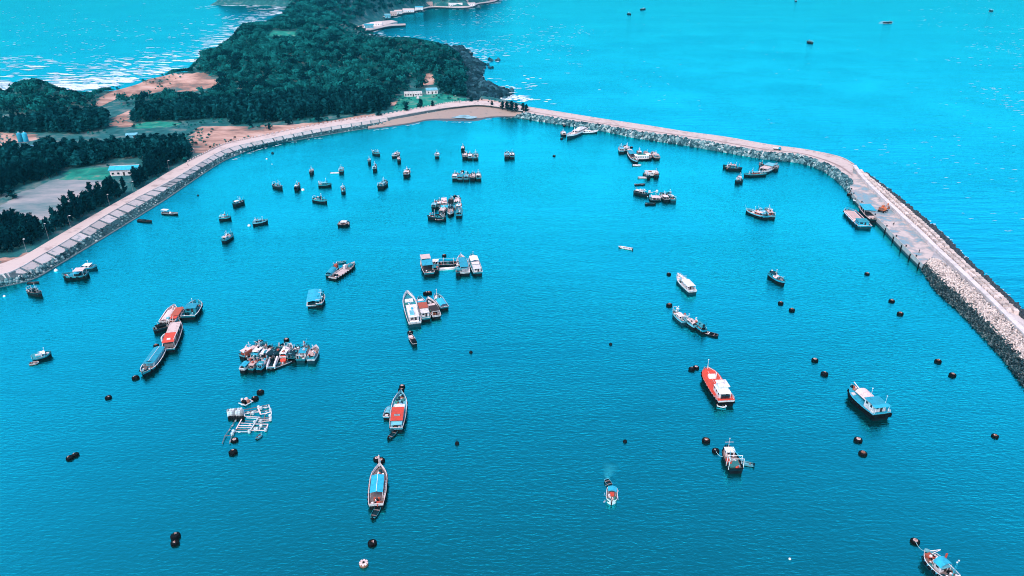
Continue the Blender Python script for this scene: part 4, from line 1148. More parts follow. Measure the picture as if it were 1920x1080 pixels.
# far settlement by the water: sea wall, pier and houses
vw = [G(u, v, 0) for u, v in [(724, 36), (749, 29), (780, 23), (812, 16), (859, 17), (884, 15.5), (898, 9.5), (927, 5), (942, -3)]]
vw = spline(vw, 50)
vb = vw + np.array([-16.0, 14.0])
emb = empty('village_quay', (0, 0, 0)); tag(emb, 'long pale embankment carrying the far village along the bay', 'embankment')
MB().grid([rows(vw + [0, -3], -1), rows(vw, 3.6), rows(vb, 4.3)]).build('paving', CONC, emb)
MB().grid([rows(vw + [0.2, -3.4], -1), rows(vw + [0.1, -1.2], 2.6)]).build('stone_face', SHORE, emb)
pier = empty('pier', (0, 0, 0)); tag(pier, 'pale concrete pier with dark sides reaching into the far bay', 'pier')
pa = spline([G(u, v, 3.0) for u, v in [(657, 56), (690, 54), (725, 46), (760, 44)]], 20)
pb = spline([G(u, v, 3.0) for u, v in [(668, 61), (700, 55), (730, 48.5), (760.5, 46.5)]], 20)
MB().grid([rows(pa, -1), rows(pa, 3.0), rows(pb, 3.0), rows(pb, 2.2)]).build('deck', CONC, pier)
MB().grid([rows(pb, 2.3), rows(pb, -1)]).build('side', SHORE, pier)
MB().grid([[(*pa[-1], 2.95), (*pb[-1], 2.95)], [(*pa[-1], -1), (*pb[-1], -1)]]).build('pier_head', CONC, pier)
yd = spline([G(u, v, 4.2) for u, v in [(655, 57), (672, 49), (700, 41), (735, 38)]], 12); yd2 = spline([G(u, v, 3.4) for u, v in [(665, 60), (695, 54), (720, 47), (745, 40)]], 12)
MB().grid([rows(yd, 4.4), rows(yd2, 3.2), rows(yd2, -1)]).build('yard', CONC, pier)
FAR = [(674, 56.5, 16, 9, 4, 'gable', WHITE, PINK, 'pale pink-roofed warehouse at the landward end of the far pier'), (692, 51.5, 14, 8, 4, 'gable', SKYB, CYAN, 'cyan-roofed shed on the far pier yard'), (706, 47, 20, 10, 4, 'flat', WHITE, PINK, 'broad flat pale shed behind the cyan-roofed one by the far pier'),
       (727, 33, 10, 7, 5, 'gable', SKYB, SKYB, 'pale blue roofed house at the near end of the far village'), (738, 28.5, 12, 8, 7, 'flat', CREAM, WHITE, 'pinkish block second along the far village'), (747, 25.5, 14, 8, 5, 'gable', WHITE, PINK, 'low long house third along the far village'),
       (766, 22, 22, 9, 4, 'shed', WHITE, PINK, 'long low pink-roofed house midway along the far village'), (786, 18, 16, 9, 5, 'gable', WHITE, CYAN, 'cyan-roofed house midway along the far village'), (805, 11, 14, 9, 8, 'flat', CREAM, CREAM, 'tall pinkish block on the far embankment'),
       (823, 9, 26, 10, 7, 'flat', CREAM, PINK, 'wide pinkish two-storey block on the far embankment'), (838, 10, 14, 9, 9, 'flat', RUST, CREAM, 'reddish-brown block on the far embankment'), (854, 11, 30, 10, 6, 'flat', WHITE, WHITE, 'longest white flat building on the far embankment'),
       (869, 9, 20, 11, 11, 'flat', CREAM, CREAM, 'tallest pinkish block near the end of the far embankment'), (884, 10, 16, 8, 4, 'gable', WHITE, PINK, 'small pale house at the end of the far embankment'), (912, 1.5, 34, 9, 5, 'flat', CREAM, WHITE, 'last pale building beyond the far embankment, at the top edge')]
for u, v, L_, W_, H_, rf, wm, rm, lab in FAR:
    house('village_house', lab, 'house', u, v, L_, W_, H_, math.radians(RNG.uniform(2, 16)), wm, rm, rf, 1.6, 0.5, max(3, int(L_ // 4)), 'houses of the far village', z=4.2)

# ------------------------------------------------------------------ boats
def half_beam(t, B, tr, blunt):
    if t < 0.4:
        k = tr + (1 - tr) * math.sin(min(t / 0.4, 1) * math.pi / 2)
    elif t < 0.58:
        k = 1.0
    else:
        s = (t - 0.58) / 0.42
        k = max(1 - s ** (3.2 if blunt else 2.5), 0.02) ** (0.6 if blunt else 0.8)
        if blunt: k = max(k, 0.34 * (1 - s) + 0.12)
    return B / 2 * k

TYRE = MB().torus((0, 0, 0), (0, 1, 0), 0.32, 0.14, 8, 4).mesh('tyre'); TYRE.materials.append(RUBBER)

class Boat:
    def __init__(s, label, L, B, fb, pos, ang, upper, lower=None, deck=None, rim=None, name='fishing_boat', cat='boat', group=None, sheer=0.5, tr=0.78, blunt=False, bul=0.45, open_=False, seed=0):
        s.L, s.B, s.fb, s.sheer, s.tr, s.blunt, s.bul = L, B, fb, sheer, tr, blunt, bul
        s.r = random.Random(seed or hash((round(pos[0]), round(pos[1]))) & 0xffff)
        s.o = empty(name, (pos[0], pos[1], 0.0), ang)
        tag(s.o, label, cat, group)
        N = 11 if L > 7 else 8
        ts = [i / N for i in range(N + 1)]
        lower = lower or DARK; deck = deck or WOOD; rim = rim or s.r.choice([TEAL, SKYB, PINK, NAVY, WOOD, WHITE, TEAL])  # dark lower hull: shade on sterns and near sides is put into this colour too
        sec = lambda t, k, z: (s.X(t) + (0.03 * L * (z / fb) if t > 0.97 else 0), k, z)
        hw = [s.hw(t) for t in ts]; zg = [s.zg(t) for t in ts]
        def shell(prof, mat, nm, cap=True):
            m = MB()
            for sg in (1, -1):
                m.grid([[sec(t, sg * w * pk, z * pz if pz >= 0 else pz) for t, w, z in zip(ts, hw, zg)] for pk, pz in (prof if sg > 0 else prof[::-1])])
            if cap:
                a = [sec(0, hw[0] * pk, zg[0] * pz if pz >= 0 else pz) for pk, pz in prof]
                b = [(x, -y, z) for x, y, z in a]
                m.grid([a, b])
            return m.build(nm, mat, s.o)
        mid = 0.64
        shell([(0.45, -0.5), (0.86, 0.0), (0.95, mid)], lower, 'hull')
        shell([(0.955, mid), (1.0, 1.0)], upper, 'topsides')
        shell([(0.95, 1.0), (0.93, 1 - bul * 0.9)], upper, 'bulwark')
        c = MB()
        for sg in (1, -1):
            c.grid([[(sec(t, sg * w * k, z + 0.02)) for t, w, z in zip(ts, hw, zg)] for k in ((1.03, 0.94) if sg > 0 else (0.94, 1.03))])
        c.box(s.X(0) - 0.06, s.X(0) + 0.12, -hw[0], hw[0], zg[0] - 0.02, zg[0] + 0.05)
        c.build('gunwale', rim, s.o)
        s.deck_z = [z * (1 - bul) for z in zg]
        d = MB().grid([[(s.X(t), w * 0.945, z) for t, w, z in zip(ts, hw, s.deck_z)], [(s.X(t), -w * 0.945, z) for t, w, z in zip(ts, hw, s.deck_z)]])
        s.deck = d.build('deck', deck, s.o)
    def X(s, t): return -s.L / 2 + s.L * t
    def hw(s, t): return half_beam(t, s.B, s.tr, s.blunt)
    def zg(s, t): return s.fb * (1 + s.sheer * max(0, (t - 0.45) / 0.55) ** 2 + 0.15 * max(0, (0.3 - t) / 0.3))
    def dz(s, t): return s.zg(t) * (1 - s.bul)
    def canopy(s, t0, t1, wf, h, mat, kind='gable', ridge=True, posts=True, under=None):
        x0, x1 = s.X(t0), s.X(t1); z = s.dz((t0 + t1) / 2) + h
        w = s.hw((t0 + t1) / 2) * wf
        prof = {'flat': [(-1, 0), (1, 0)], 'gable': [(-1, -0.22), (0, 0.12), (1, -0.22)], 'arch': [(-1, -0.75), (-0.8, -0.25), (-0.4, 0.05), (0, 0.13), (0.4, 0.05), (0.8, -0.25), (1, -0.75)]}[kind]
        m = MB()
        top = [[(x, a * w, z + b) for a, b in prof] for x in (x0, x1)]
        m.grid(top); m.grid([[(x, y, q - 0.08) for x, y, q in r] for r in top][::-1])
        for r in top: m.grid([[(x, y, q - 0.08) for x, y, q in r], r])
        for k in (0, -1): m.grid([[r[k] for r in top], [(r[k][0], r[k][1], r[k][2] - 0.08) for r in top]])
        o = m.build('canopy', mat, s.o)
        if ridge: MB().box(x0, x1, -0.05, 0.05, z + 0.11, z + 0.17).build('ridge_strip', WHITE, o)
        if posts:
            n = max(2, int((x1 - x0) / 3) + 1)
            for i in range(n):
                for sg in (-1, 1):
                    x = x0 + 0.1 + (x1 - x0 - 0.2) * i / (n - 1)
                    MB().rod((x, sg * (w - 0.12), s.dz(t0)), (x, sg * (w - 0.12), z + prof[0][1] - 0.06), 0.05, 4).build('post', WHITE, s.o)
        if under: MB().box(x0 + 0.3, x1 - 0.3, -w * 0.75, w * 0.75, s.dz(t0), z - 0.9).build('hold_box', under, s.o)
        return s
    def cabin(s, t0, t1, wf, h, wall, roof, over=0.25, win=True, aft_door=True):
        x0, x1 = s.X(t0), s.X(t1); z = s.dz((t0 + t1) / 2); w = s.hw((t0 + t1) / 2) * wf
        c = MB().box(x0, x1, -w, w, z - 0.1, z + h, 0.96).build('cabin', wall, s.o)
        MB().box(x0 - over * 1.4, x1 + over, -w - over * 0.5, w + over * 0.5, z + h + 0.002, z + h + 0.10).build('roof', roof, c)
        if win:
            k = max(1, int((x1 - x0) / 1.3))
            for sg in (-1, 1):
                for i in range(k):
                    x = x0 + (x1 - x0) * (i + 0.5) / k
                    MB().box(x - 0.33, x + 0.33, sg * w * 0.985 - 0.03, sg * w * 0.985 + 0.03, z + h * 0.55, z + h * 0.85).build('window', GLASS, c)
            if aft_door: MB().box(x0 - 0.03, x0 + 0.06, -0.35 - w * 0.3, 0.35 - w * 0.3, z, z + h * 0.85).build('door', DKWOOD, c)
            MB().box(x0 - 0.03, x0 + 0.06, w * 0.15, w * 0.7, z + h * 0.5, z + h * 0.82).build('window', GLASS, c)
            MB().box(x1 - 0.08, x1 + 0.03, -w * 0.8, w * 0.8, z + h * 0.55, z + h * 0.85).build('windscreen', GLASS, c)
        return s
    def hatch(s, t0, t1, wf, h, mat, y=0.0, nm='hatch', lift=0.0):
        w = s.hw((t0 + t1) / 2) * wf; z = s.dz((t0 + t1) / 2) + lift; y = y * s.hw((t0 + t1) / 2)
        MB().box(s.X(t0), s.X(t1), y - w, y + w, z - 0.05, z + h, 0.94).build(nm, mat, s.o)
        return s
    def clutter(s, t0, t1, n, mats=None, big=1.0):
        mats = mats or [WHITE, PINK, WHITE, CYAN, NAVY, RUST, GREY, DARK]
        for _ in range(int(n * 1.7)):
            t = s.r.uniform(t0, t1); y = s.r.uniform(-0.65, 0.65) * s.hw(t); z = s.dz(t); k = s.r.random(); m = s.r.choice(mats)
            a, b, c = s.r.uniform(0.18, 0.5) * big, s.r.uniform(0.15, 0.38) * big, s.r.uniform(0.25, 0.75) * big
            if k < 0.5: MB().box(s.X(t) - a, s.X(t) + a, y - b, y + b, z - 0.02, z + c, 0.95, s.r.uniform(-0.4, 0.4)).build('locker', m, s.o)
            elif k < 0.75: MB().lathe([(0.28 * big, 0), (0.3 * big, 0.4), (0.27 * big, 0.8)], 8, (s.X(t), y, z)).build('drum', m, s.o)
            else: MB().lathe([(0.65 * big, 0), (0.6 * big, 0.2), (0.3 * big, 0.42), (0.05, 0.5)], 9, (s.X(t), y, z)).build('net_heap', s.r.choice([NET, GREEN, RUSTY, NAVY]), s.o)
        return s
    def gear(s, n):
        """poles, lamp racks and boxes carried above deck"""
        for _ in range(n):
            t = s.r.uniform(0.05, 0.85); y = s.r.uniform(-0.8, 0.8) * s.hw(t); z = s.dz(t); k = s.r.random()
            if k < 0.4:
                e = s.r.uniform(-0.25, 0.25)
                MB().rod((s.X(t), y, z + 0.2), (s.X(t + e), y + s.r.uniform(-0.5, 0.5), z + s.r.uniform(1.8, 3.2)), 0.06, 4).build('pole', s.r.choice([WHITE, PINK, SKYB, DARK]), s.o)
            elif k < 0.8:
                a, c = s.r.uniform(0.2, 0.45), s.r.uniform(1.7, 2.0)
                MB().box(s.X(t) - a, s.X(t) + a, y - a * 0.7, y + a * 0.7, z + c, z + c + s.r.uniform(0.15, 0.4), 0.95, s.r.uniform(-0.5, 0.5)).rod((s.X(t), y, z), (s.X(t), y, z + c), 0.05, 4).build('roof_locker', s.r.choice([WHITE, PINK, CYAN, NAVY, RUST, DARK, TEAL]), s.o)
            else:
                MB().rod((s.X(t), y - 0.6, z + 2.0), (s.X(t), y + 0.6, z + 2.1), 0.05, 4).rod((s.X(t), y, z), (s.X(t), y, z + 2.05), 0.05, 4).build('lamp_rack', s.r.choice([WHITE, SKYB]), s.o)
        return s
    def mast(s, t, h, r=0.07, mat=None, cross=0.0, y=0.0):
        z = s.dz(t)
        m = MB().rod((s.X(t), y, z), (s.X(t), y, z + h), r, 6, r * 0.5).build('mast', mat or WHITE, s.o)
        if cross: MB().rod((s.X(t), y - cross, z + h * 0.75), (s.X(t), y + cross, z + h * 0.75), r * 0.7, 4).build('crosstree', mat or WHITE, m)
        MB().box(s.X(t) - 0.12, s.X(t) + 0.12, y - 0.12, y + 0.12, z + h, z + h + 0.22).build('mast_light', WHITE, m)
        return s
    def gallows(s, t, h, wf=0.9, mat=None):
        w = s.hw(t) * wf; z = s.dz(t); x = s.X(t)
        MB().path([(x, -w, z), (x, -w * 0.95, z + h), (x, w * 0.95, z + h), (x, w, z)], 0.07, 5).build('gallows', mat or WHITE, s.o)
        return s
    def boom(s, a, b, r=0.06, mat=None, nm='boom'):
        f = lambda p: (s.X(p[0]), p[1] * s.B / 2, p[2])
        MB().rod(f(a), f(b), r, 5).build(nm, mat or WHITE, s.o)
        return s
    def tyres(s, n, t0=0.06, t1=0.85, k=1.0):
        for sg in (-1, 1):
            for i in range(n):
                t = t0 + (t1 - t0) * i / max(1, n - 1)
                o = link('fender_tyre', TYRE, None, s.o)
                o.location = (s.X(t), sg * (s.hw(t) + 0.10), s.zg(t) * 0.72); o.scale = (k, k, k)
        return s
    def belt(s, mat=None, z0=0.55, z1=0.9, out=0.14):
        """heavy rubbing strake round the hull"""
        ts = [i / 10 for i in range(11)]
        m = MB()
        for sg in (1, -1):
            R = [[(s.X(t), sg * (s.hw(t) * 0.98 + e), s.zg(t) * z) for t in ts] for e, z in ((0, z0), (out, z0), (out, z1), (0, z1))]
            m.grid(R if sg < 0 else R[::-1])
        m.box(s.X(0) - out - 0.1, s.X(0) - 0.02, -s.hw(0) - out, s.hw(0) + out, s.zg(0) * z0, s.zg(0) * z1)
        m.build('rubbing_strake', mat or RUBBER, s.o)
        return s
    def rail(s, t0, t1, h=0.8, mat=None):
        m = MB()
        for sg in (-1, 1):
            p = [(s.X(t), sg * s.hw(t) * 0.96, s.zg(t) + h) for t in np.linspace(t0, t1, 6)]
            m.path(p, 0.035)
            for q in p: m.rod((q[0], q[1], q[2] - h), q, 0.03, 4)
        m.build('rail', mat or WHITE, s.o)
        return s
    def motor(s):
        x = s.X(0); z = s.fb
        m = MB().box(x - 0.35, x + 0.02, -0.16, 0.16, z - 0.1, z + 0.4, 0.8).build('outboard_motor', DARK, s.o)
        MB().rod((x - 0.25, 0, z - 0.1), (x - 0.25, 0, -0.4), 0.07, 5).build('motor_leg', DARK, m)
        return s
    def thwarts(s, n=2, mat=None):
        for i in range(n):
            t = 0.22 + 0.42 * i / max(1, n - 1) if n > 1 else 0.4
            MB().box(s.X(t) - 0.14, s.X(t) + 0.14, -s.hw(t) * 0.93, s.hw(t) * 0.93, s.zg(t) * 0.72, s.zg(t) * 0.80).build('thwart', mat or WOOD, s.o)
        return s

def by_px(bow, stern, z):
    a, b = np.array(G(*bow, z)), np.array(G(*stern, z))
    d = a - b
    return (a + b) / 2, float(np.hypot(*d)), math.atan2(d[1], d[0])

def ship(label, bow, stern, B, fb, upper, **k):
    c, L, a = by_px(bow, stern, fb)
    return Boat(label, L, B, fb, c, a, upper, **k)

def small(label, u, v, hdg, L, B, upper, fb=1.0, **k):
    c = G(u, v, fb * 0.6)
    return Boat(label, L, B, fb, c, math.radians(hdg), upper, **k)

def fisher(label, u, v, hdg, L, B, upper, roof=None, wall=None, kind=0, **k):
    """a small wooden fishing boat with a wheelhouse aft; kind varies the fittings"""
    b = small(label, u, v, hdg, L, B, upper, fb=k.pop('fb', 1.55), sheer=k.pop('sheer', 0.28), **k)
    roof, wall = roof or WHITE, wall or TEAL
    q = kind % 5
    b.gear(7 + q)
    if q == 0: b.cabin(0.14, 0.44, 0.66, 1.6, wall, roof).mast(0.5, 3.4).clutter(0.55, 0.85, 3).hatch(0.5, 0.66, 0.5, 0.35, PINK)
    elif q == 1: b.canopy(0.06, 0.50, 0.88, 1.7, roof, 'gable', False).cabin(0.22, 0.44, 0.5, 1.2, wall, roof, win=False).mast(0.56, 3.0).clutter(0.58, 0.88, 3)
    elif q == 2: b.cabin(0.30, 0.56, 0.6, 1.5, wall, roof).gallows(0.08, 2.2).mast(0.62, 3.8, cross=0.7).clutter(0.04, 0.25, 2).clutter(0.66, 0.88, 2)
    elif q == 3: b.canopy(0.10, 0.62, 0.92, 1.6, roof, 'flat', False).clutter(0.15, 0.55, 2, [DARK, NAVY]).clutter(0.66, 0.9, 2).mast(0.68, 2.6)
    else: b.cabin(0.10, 0.36, 0.7, 1.7, wall, roof).canopy(0.36, 0.60, 0.75, 1.5, PINK, 'arch', False).mast(0.4, 3.6, cross=0.6).clutter(0.66, 0.88, 3)
    return b

def dinghy(label, u, v, hdg, L=3.6, B=1.4, upper=None, motor=True, name='dinghy', **k):
    k.setdefault('deck', upper or WHITE)
    b = small(label, u, v, hdg, L, B, upper or WHITE, fb=0.5, name=name, cat='dinghy', bul=0.75, sheer=0.4, **k)
    b.thwarts(2)
    if motor: b.motor()
    return b

# --- the large vessels, each built on its own
b = ship('red-decked tanker launch with white wheelhouse aft and black fender tyres', (1325, 692), (1362, 752), 5.6, 1.9, WHITE, lower=DARK, deck=RED, rim=RED, name='tanker_launch', blunt=True, tr=0.88, bul=0.06, sheer=0.35, cat='ship')  # lower hull black: the shade of its near side is painted in
b.belt(RUBBER, 0.5, 0.72, 0.12).tyres(11, 0.04, 0.9, 1.1)
b.cabin(0.08, 0.36, 0.64, 1.7, WHITE, WHITE, over=0.1).hatch(0.17, 0.33, 0.52, 1.5, WHITE, nm='bridge', lift=1.8).hatch(0.14, 0.36, 0.6, 0.12, WHITE, nm='bridge_roof', lift=3.32)
b.hatch(0.058, 0.075, 0.52, 1.3, GLASS, nm='aft_window').boom((0.3, 0.2, 5.2), (0.3, 0.2, 6.6), 0.05, nm='antenna').boom((0.26, -0.2, 5.2), (0.26, -0.2, 6.2), 0.05, nm='antenna')
b.hatch(0.68, 0.77, 0.40, 0.8, WHITE, nm='pump_box').hatch(0.68, 0.70, 0.05, 2.2, WHITE, -0.35, nm='vent').mast(0.97, 3.2, 0.10).boom((0.5, 0.1, 2.1), (0.9, 0.1, 2.3), 0.05, PINK, nm='pipe').rail(0.03, 0.12, 0.7).clutter(0.42, 0.5, 2, [WHITE, PINK], 0.6)
MB().box(b.X(0.25) - 0.9, b.X(0.25) + 0.9, -1.58, -1.55, 4.2, 4.8).build('bridge_window', GLASS, b.o)

b = ship('cyan-decked cargo boat with white wheelhouse and thick black fender belt', (1596, 726), (1653, 777), 6.0, 2.0, SKYB, lower=DARK, deck=CYAN, rim=CYAN, name='cargo_boat', tr=0.92, bul=0.12, sheer=0.45, cat='ship')  # black below the topsides paints in the hull's shaded side
b.belt(RUBBER, 0.45, 0.92, 0.28).tyres(9, 0.1, 0.9, 1.3)
b.cabin(0.09, 0.36, 0.72, 2.5, WHITE, CYAN, over=0.3)
b.canopy(0.38, 0.80, 0.62, 1.5, PINK, 'arch', False, False)
for ch in list(b.o.children):
    if ch.name.startswith('canopy'): ch.location.y = -1.1; ch.name = 'tarpaulin'
b.boom((0.80, -0.35, 2.6), (1.02, -0.25, 3.6), 0.14, WHITE).mast(0.40, 5.2, 0.07).mast(0.12, 4.8, 0.06, y=-1.8).boom((0.02, -0.7, 1.9), (0.02, -0.7, 4.2), 0.07, nm='post').boom((0.02, 0.7, 1.9), (0.02, 0.7, 4.2), 0.07, nm='post')
b.canopy(0.0, 0.1, 0.9, 2.45, CYAN, 'flat', False, False).clutter(0.86, 0.95, 4, [RUST, DARK, PINK, WHITE], 0.9).hatch(0.72, 0.80, 0.22, 0.25, WHITE, 0.6, nm='liferaft').rail(0.0, 0.08, 0.8)

b = ship('long boat with cyan gabled canopy lying below its buoys, bow away', (712, 874), (705, 946), 4.3, 1.5, WHITE, deck=WOOD, rim=PINK, name='canopied_boat', bul=0.45, sheer=0.5, tr=0.8)
b.canopy(0.19, 0.64, 0.72, 2.3, CYAN, 'gable', True).clutter(0.03, 0.16, 6, [RUST, DARK, WHITE, NAVY, RED]).clutter(0.66, 0.9, 8, [PINK, WHITE, RUST, WOOD, DARK]).tyres(8).boom((0.93, 0, 2.2), (1.06, 0.02, 4.4), 0.13, PINK, nm='bowsprit').hatch(0.64, 0.68, 0.3, 0.6, WHITE).hatch(0.72, 0.78, 0.18, 0.7, RED, 0.3, nm='winch')
for i in range(7): b.hatch(0.2 + i * 0.065, 0.23 + i * 0.065, 0.06, 0.5, WHITE, -0.84, nm='locker')
dinghy('small dark green dinghy trailing behind the cyan-canopied boat', 705, 960, 78, 4.2, 1.6, NAVY)

b = ship('pale blue boat with bright red cabin roof, bow towards the twin buoys', (751.5, 737), (743, 803), 4.4, 1.5, SKYB, deck=SKYB, rim=WHITE, name='red_roofed_boat', bul=0.45, tr=0.78)
b.cabin(0.13, 0.46, 0.72, 1.9, SKYB, RED, over=0.3).canopy(0.02, 0.13, 0.8, 1.5, SKYB, 'flat', False).hatch(0.22, 0.25, 0.4, 0.3, GREY, lift=2.05, nm='skylight').canopy(0.47, 0.66, 0.72, 0.9, WHITE, 'gable', False, False).clutter(0.68, 0.92, 9, [SKYB, WHITE, DARK, RUSTY, NAVY]).clutter(0.01, 0.1, 4, [DARK, WHITE, PINK]).tyres(7)
small('pale blue tub-shaped tender tied to the left of the red-roofed boat', 728, 775, 84, 4.6, 2.3, SKYB, name='tender', blunt=True, bul=0.3).canopy(0.25, 0.85, 0.8, 1.0, SKYB, 'arch', False, False).hatch(0.1, 0.22, 0.4, 0.5, WHITE)
dinghy('black dinghy just behind the red-roofed boat', 737, 814, 65, 4.2, 1.5, NAVY)

b = ship('workboat with blue arched awning and cluttered deck, cut by the lower right edge', (1735, 1035), (1788, 1084), 4.4, 1.5, SKYB, lower=NAVY, deck=WOOD, rim=WHITE, name='workboat', tr=0.8)
b.canopy(0.28, 0.56, 0.7, 2.6, CYAN, 'arch', False).cabin(0.32, 0.55, 0.5, 1.4, WHITE, SKYB, win=True).clutter(0.02, 0.26, 10, [DARK, RUST, WHITE, WOOD, NAVY]).clutter(0.58, 0.84, 10, [WHITE, PINK, WHITE, RUST, DARK], 1.1).hatch(0.6, 0.74, 0.4, 0.4, PINK, -0.3).hatch(0.86, 0.95, 0.7, 0.5, RUST, nm='anchor_windlass').mast(0.06, 4.5, 0.07, CYAN).mast(0.14, 4.0, 0.06, CYAN, y=-1.3).boom((0.9, -0.1, 2.5), (0.78, -0.9, 3.2), 0.07, WHITE).boom((0.78, -0.9, 3.2), (0.84, -0.2, 2.0), 0.07, PINK).hatch(0.5, 0.53, 0.1, 3.4, RED, -0.6, nm='flag_box').tyres(6)

b = ship('dark trawler with gallows frames, tall bow mast and blue net on deck', (1362, 838), (1381, 880), 4.0, 1.4, NAVY, deck=WOOD, rim=DARK, name='trawler', tr=0.85)
b.cabin(0.62, 0.80, 0.6, 1.7, PINK, WHITE).mast(0.84, 4.2, 0.08, PINK, cross=1.1).gallows(0.06, 3.4, 1.05).gallows(0.24, 3.2, 1.0).hatch(0.1, 0.42, 0.7, 0.7, NET, nm='net_pile').hatch(0.3, 0.45, 0.2, 0.9, RED, 0.6, nm='winch').clutter(0.04, 0.55, 8, [PINK, RUST, RED, WHITE, CYAN]).clutter(0.85, 0.93, 2, [DARK])
b.boom((0.06, -0.9, 4.0), (0.55, -0.2, 3.4), 0.07, SKYB).boom((0.06, 0.9, 4.0), (0.55, 0.2, 3.4), 0.07, SKYB).boom((0.06, -0.5, 4.0), (0.6, 0.0, 4.4), 0.06, CYAN).boom((0.06, 0.3, 4.0), (0.3, 0.9, 1.4), 0.06, PINK)
dinghy('small pale dinghy tied to the right of the dark trawler', 1398, 869, 160, 3.8, 1.5, SKYB)

b = ship('all-white launch with canopied wheelhouse aft in the middle of the harbour', (1271, 517), (1299, 546), 4.0, 1.5, WHITE, lower=NAVY, deck=WHITE, rim=WHITE, name='launch', tr=0.85, sheer=0.7)
b.cabin(0.2, 0.45, 0.6, 1.5, WHITE, WHITE).canopy(0.08, 0.52, 0.85, 2.4, WHITE, 'gable', False).mast(0.5, 3.8).clutter(0.6, 0.85, 5, [WHITE, SKYB, CREAM]).rail(0.6, 0.97, 0.5)

b = ship('long passenger boat with cyan ridge roof moored between two buoys', (268.5, 701), (301, 656), 4.6, 1.4, TEAL, deck=WOOD, rim=WHITE, name='passenger_boat', tr=0.8)
b.canopy(0.0, 0.64, 0.74, 2.0, CYAN, 'gable', True).canopy(0.64, 0.70, 0.72, 1.7, CYAN, 'flat', False).hatch(0.02, 0.62, 0.62, 1.4, SKYB, nm='saloon').clutter(0.75, 0.93, 8, [WHITE, SKYB, NAVY, PINK]).tyres(6)
for i in range(5): b.hatch(0.08 + i * 0.11, 0.14 + i * 0.11, 0.05, 0.9, WHITE, -0.68, nm='window_board', lift=0.6)

b = ship('red and pink roofed barge boat moored bow up against the orange boat', (334, 602), (315, 655), 4.8, 1.4, TEAL, deck=WOOD, rim=WHITE, name='barge_boat', tr=0.85)
b.canopy(0.08, 0.42, 0.8, 2.4, RED, 'flat', False, True, WOOD).canopy(0.42, 0.82, 0.75, 2.1, PINK, 'flat', False, True, NAVY).hatch(0.16, 0.19, 0.25, 0.3, WHITE, lift=2.45, nm='skylight').clutter(0.82, 0.94, 4, [WHITE, SKYB]).clutter(0.01, 0.07, 4, [DARK, WHITE]).boom((0.14, -0.7, 3.4), (0.40, -0.75, 3.3), 0.1, WHITE, nm='gutter').tyres(6)
b = ship('teal tugboat with cyan wheelhouse roof at the top of the left cluster', (369, 566), (352, 593), 5.6, 1.6, TEAL, deck=TEAL, rim=WHITE, name='tugboat', tr=0.9, blunt=True)
b.cabin(0.32, 0.62, 0.66, 2.2, TEAL, CYAN, over=0.35).clutter(0.05, 0.28, 6, [NAVY, DARK, SKYB, WHITE]).clutter(0.7, 0.9, 6, [WHITE, RUST, DARK, PINK]).mast(0.62, 4.0).tyres(6)
b = ship('pale pink open lighter, leftmost of the left cluster', (327, 574), (307, 603), 4.0, 1.4, PINK, deck=PINK, rim=WHITE, name='lighter', tr=0.85)
b.canopy(0.06, 0.70, 0.8, 1.0, PINK, 'arch', False, False).clutter(0.7, 0.92, 4, [WHITE, PINK, CREAM]).hatch(0.1, 0.2, 0.3, 1.2, SKYB, -0.5)
b = ship('narrow orange-roofed boat squeezed between the pink lighter and the tugboat', (341, 578), (325, 602), 3.2, 1.3, RUST, deck=WOOD, rim=PINK, name='orange_boat')
b.canopy(0.2, 0.85, 0.85, 1.8, RUST, 'flat', False).canopy(0.02, 0.22, 0.8, 1.5, RED, 'flat', False).clutter(0.0, 0.2, 3)
fisher('small dark boat with a white box beside the red and pink barge boat', 310, 614, 40, 7.5, 2.2, NAVY, DARK, NAVY, 3)
cf = MB()
cf.path([G3(314, 626, 0.35), G3(307.5, 627.5, 0.35), G3(303, 633, 0.35), G3(304, 640, 0.35)], 0.32, 6)
tag(cf.build('floating_hose', FOAM), 'curved white floating hose beside the red-roofed barge boat', 'hose')

b = ship('teal workboat with pink flat awning near the left sea wall', (118, 516), (163, 513), 4.6, 1.6, TEAL, deck=TEAL, rim=SKYB, name='workboat', tr=0.85)
b.canopy(0.06, 0.48, 0.85, 2.8, PINK, 'flat', False).cabin(0.3, 0.5, 0.6, 1.5, NAVY, CYAN).hatch(0.5, 0.72, 0.5, 1.0, CYAN).clutter(0.03, 0.2, 4, [CREAM, DARK, WHITE, RUST]).clutter(0.72, 0.92, 4).mast(0.55, 3.2).tyres(4)
b = ship('blue launch with white cabin behind the pink-awninged workboat', (181, 499), (152, 500), 3.6, 1.2, CYAN, lower=NAVY, deck=SKYB, rim=SKYB, name='launch')
b.cabin(0.28, 0.62, 0.7, 1.4, WHITE, WHITE, 0.35).mast(0.5, 3.0, 0.1).clutter(0.68, 0.88, 3, [WHITE, SKYB])
small('low dark wooden hulk at the foot of the left sea wall', 62, 530, 4, 4.5, 1.2, DKWOOD, fb=0.45, name='rowing_boat', bul=0.7).thwarts(2, DKWOOD)
fisher('dark fishing boat near the lower end of the left sea wall', 66, 549, -22, 7, 2.4, NAVY, NAVY, NAVY, 2)
b = ship('teal launch with pale roof lying alone off the left edge', (95, 661), (59, 671), 3.4, 1.2, TEAL, deck=TEAL, rim=SKYB, name='launch')
b.canopy(0.05, 0.45, 0.85, 1.5, TEAL, 'arch', False).cabin(0.45, 0.68, 0.6, 1.3, SKYB, WHITE).hatch(0.2, 0.55, 0.2, 1.6, WHITE, -0.5).mast(0.72, 2.6).clutter(0.75, 0.88, 2, [WHITE])
dinghy('round little tender with a pale top tied to the lone teal launch', 64, 681, 20, 2.6, 1.7, PINK, False)

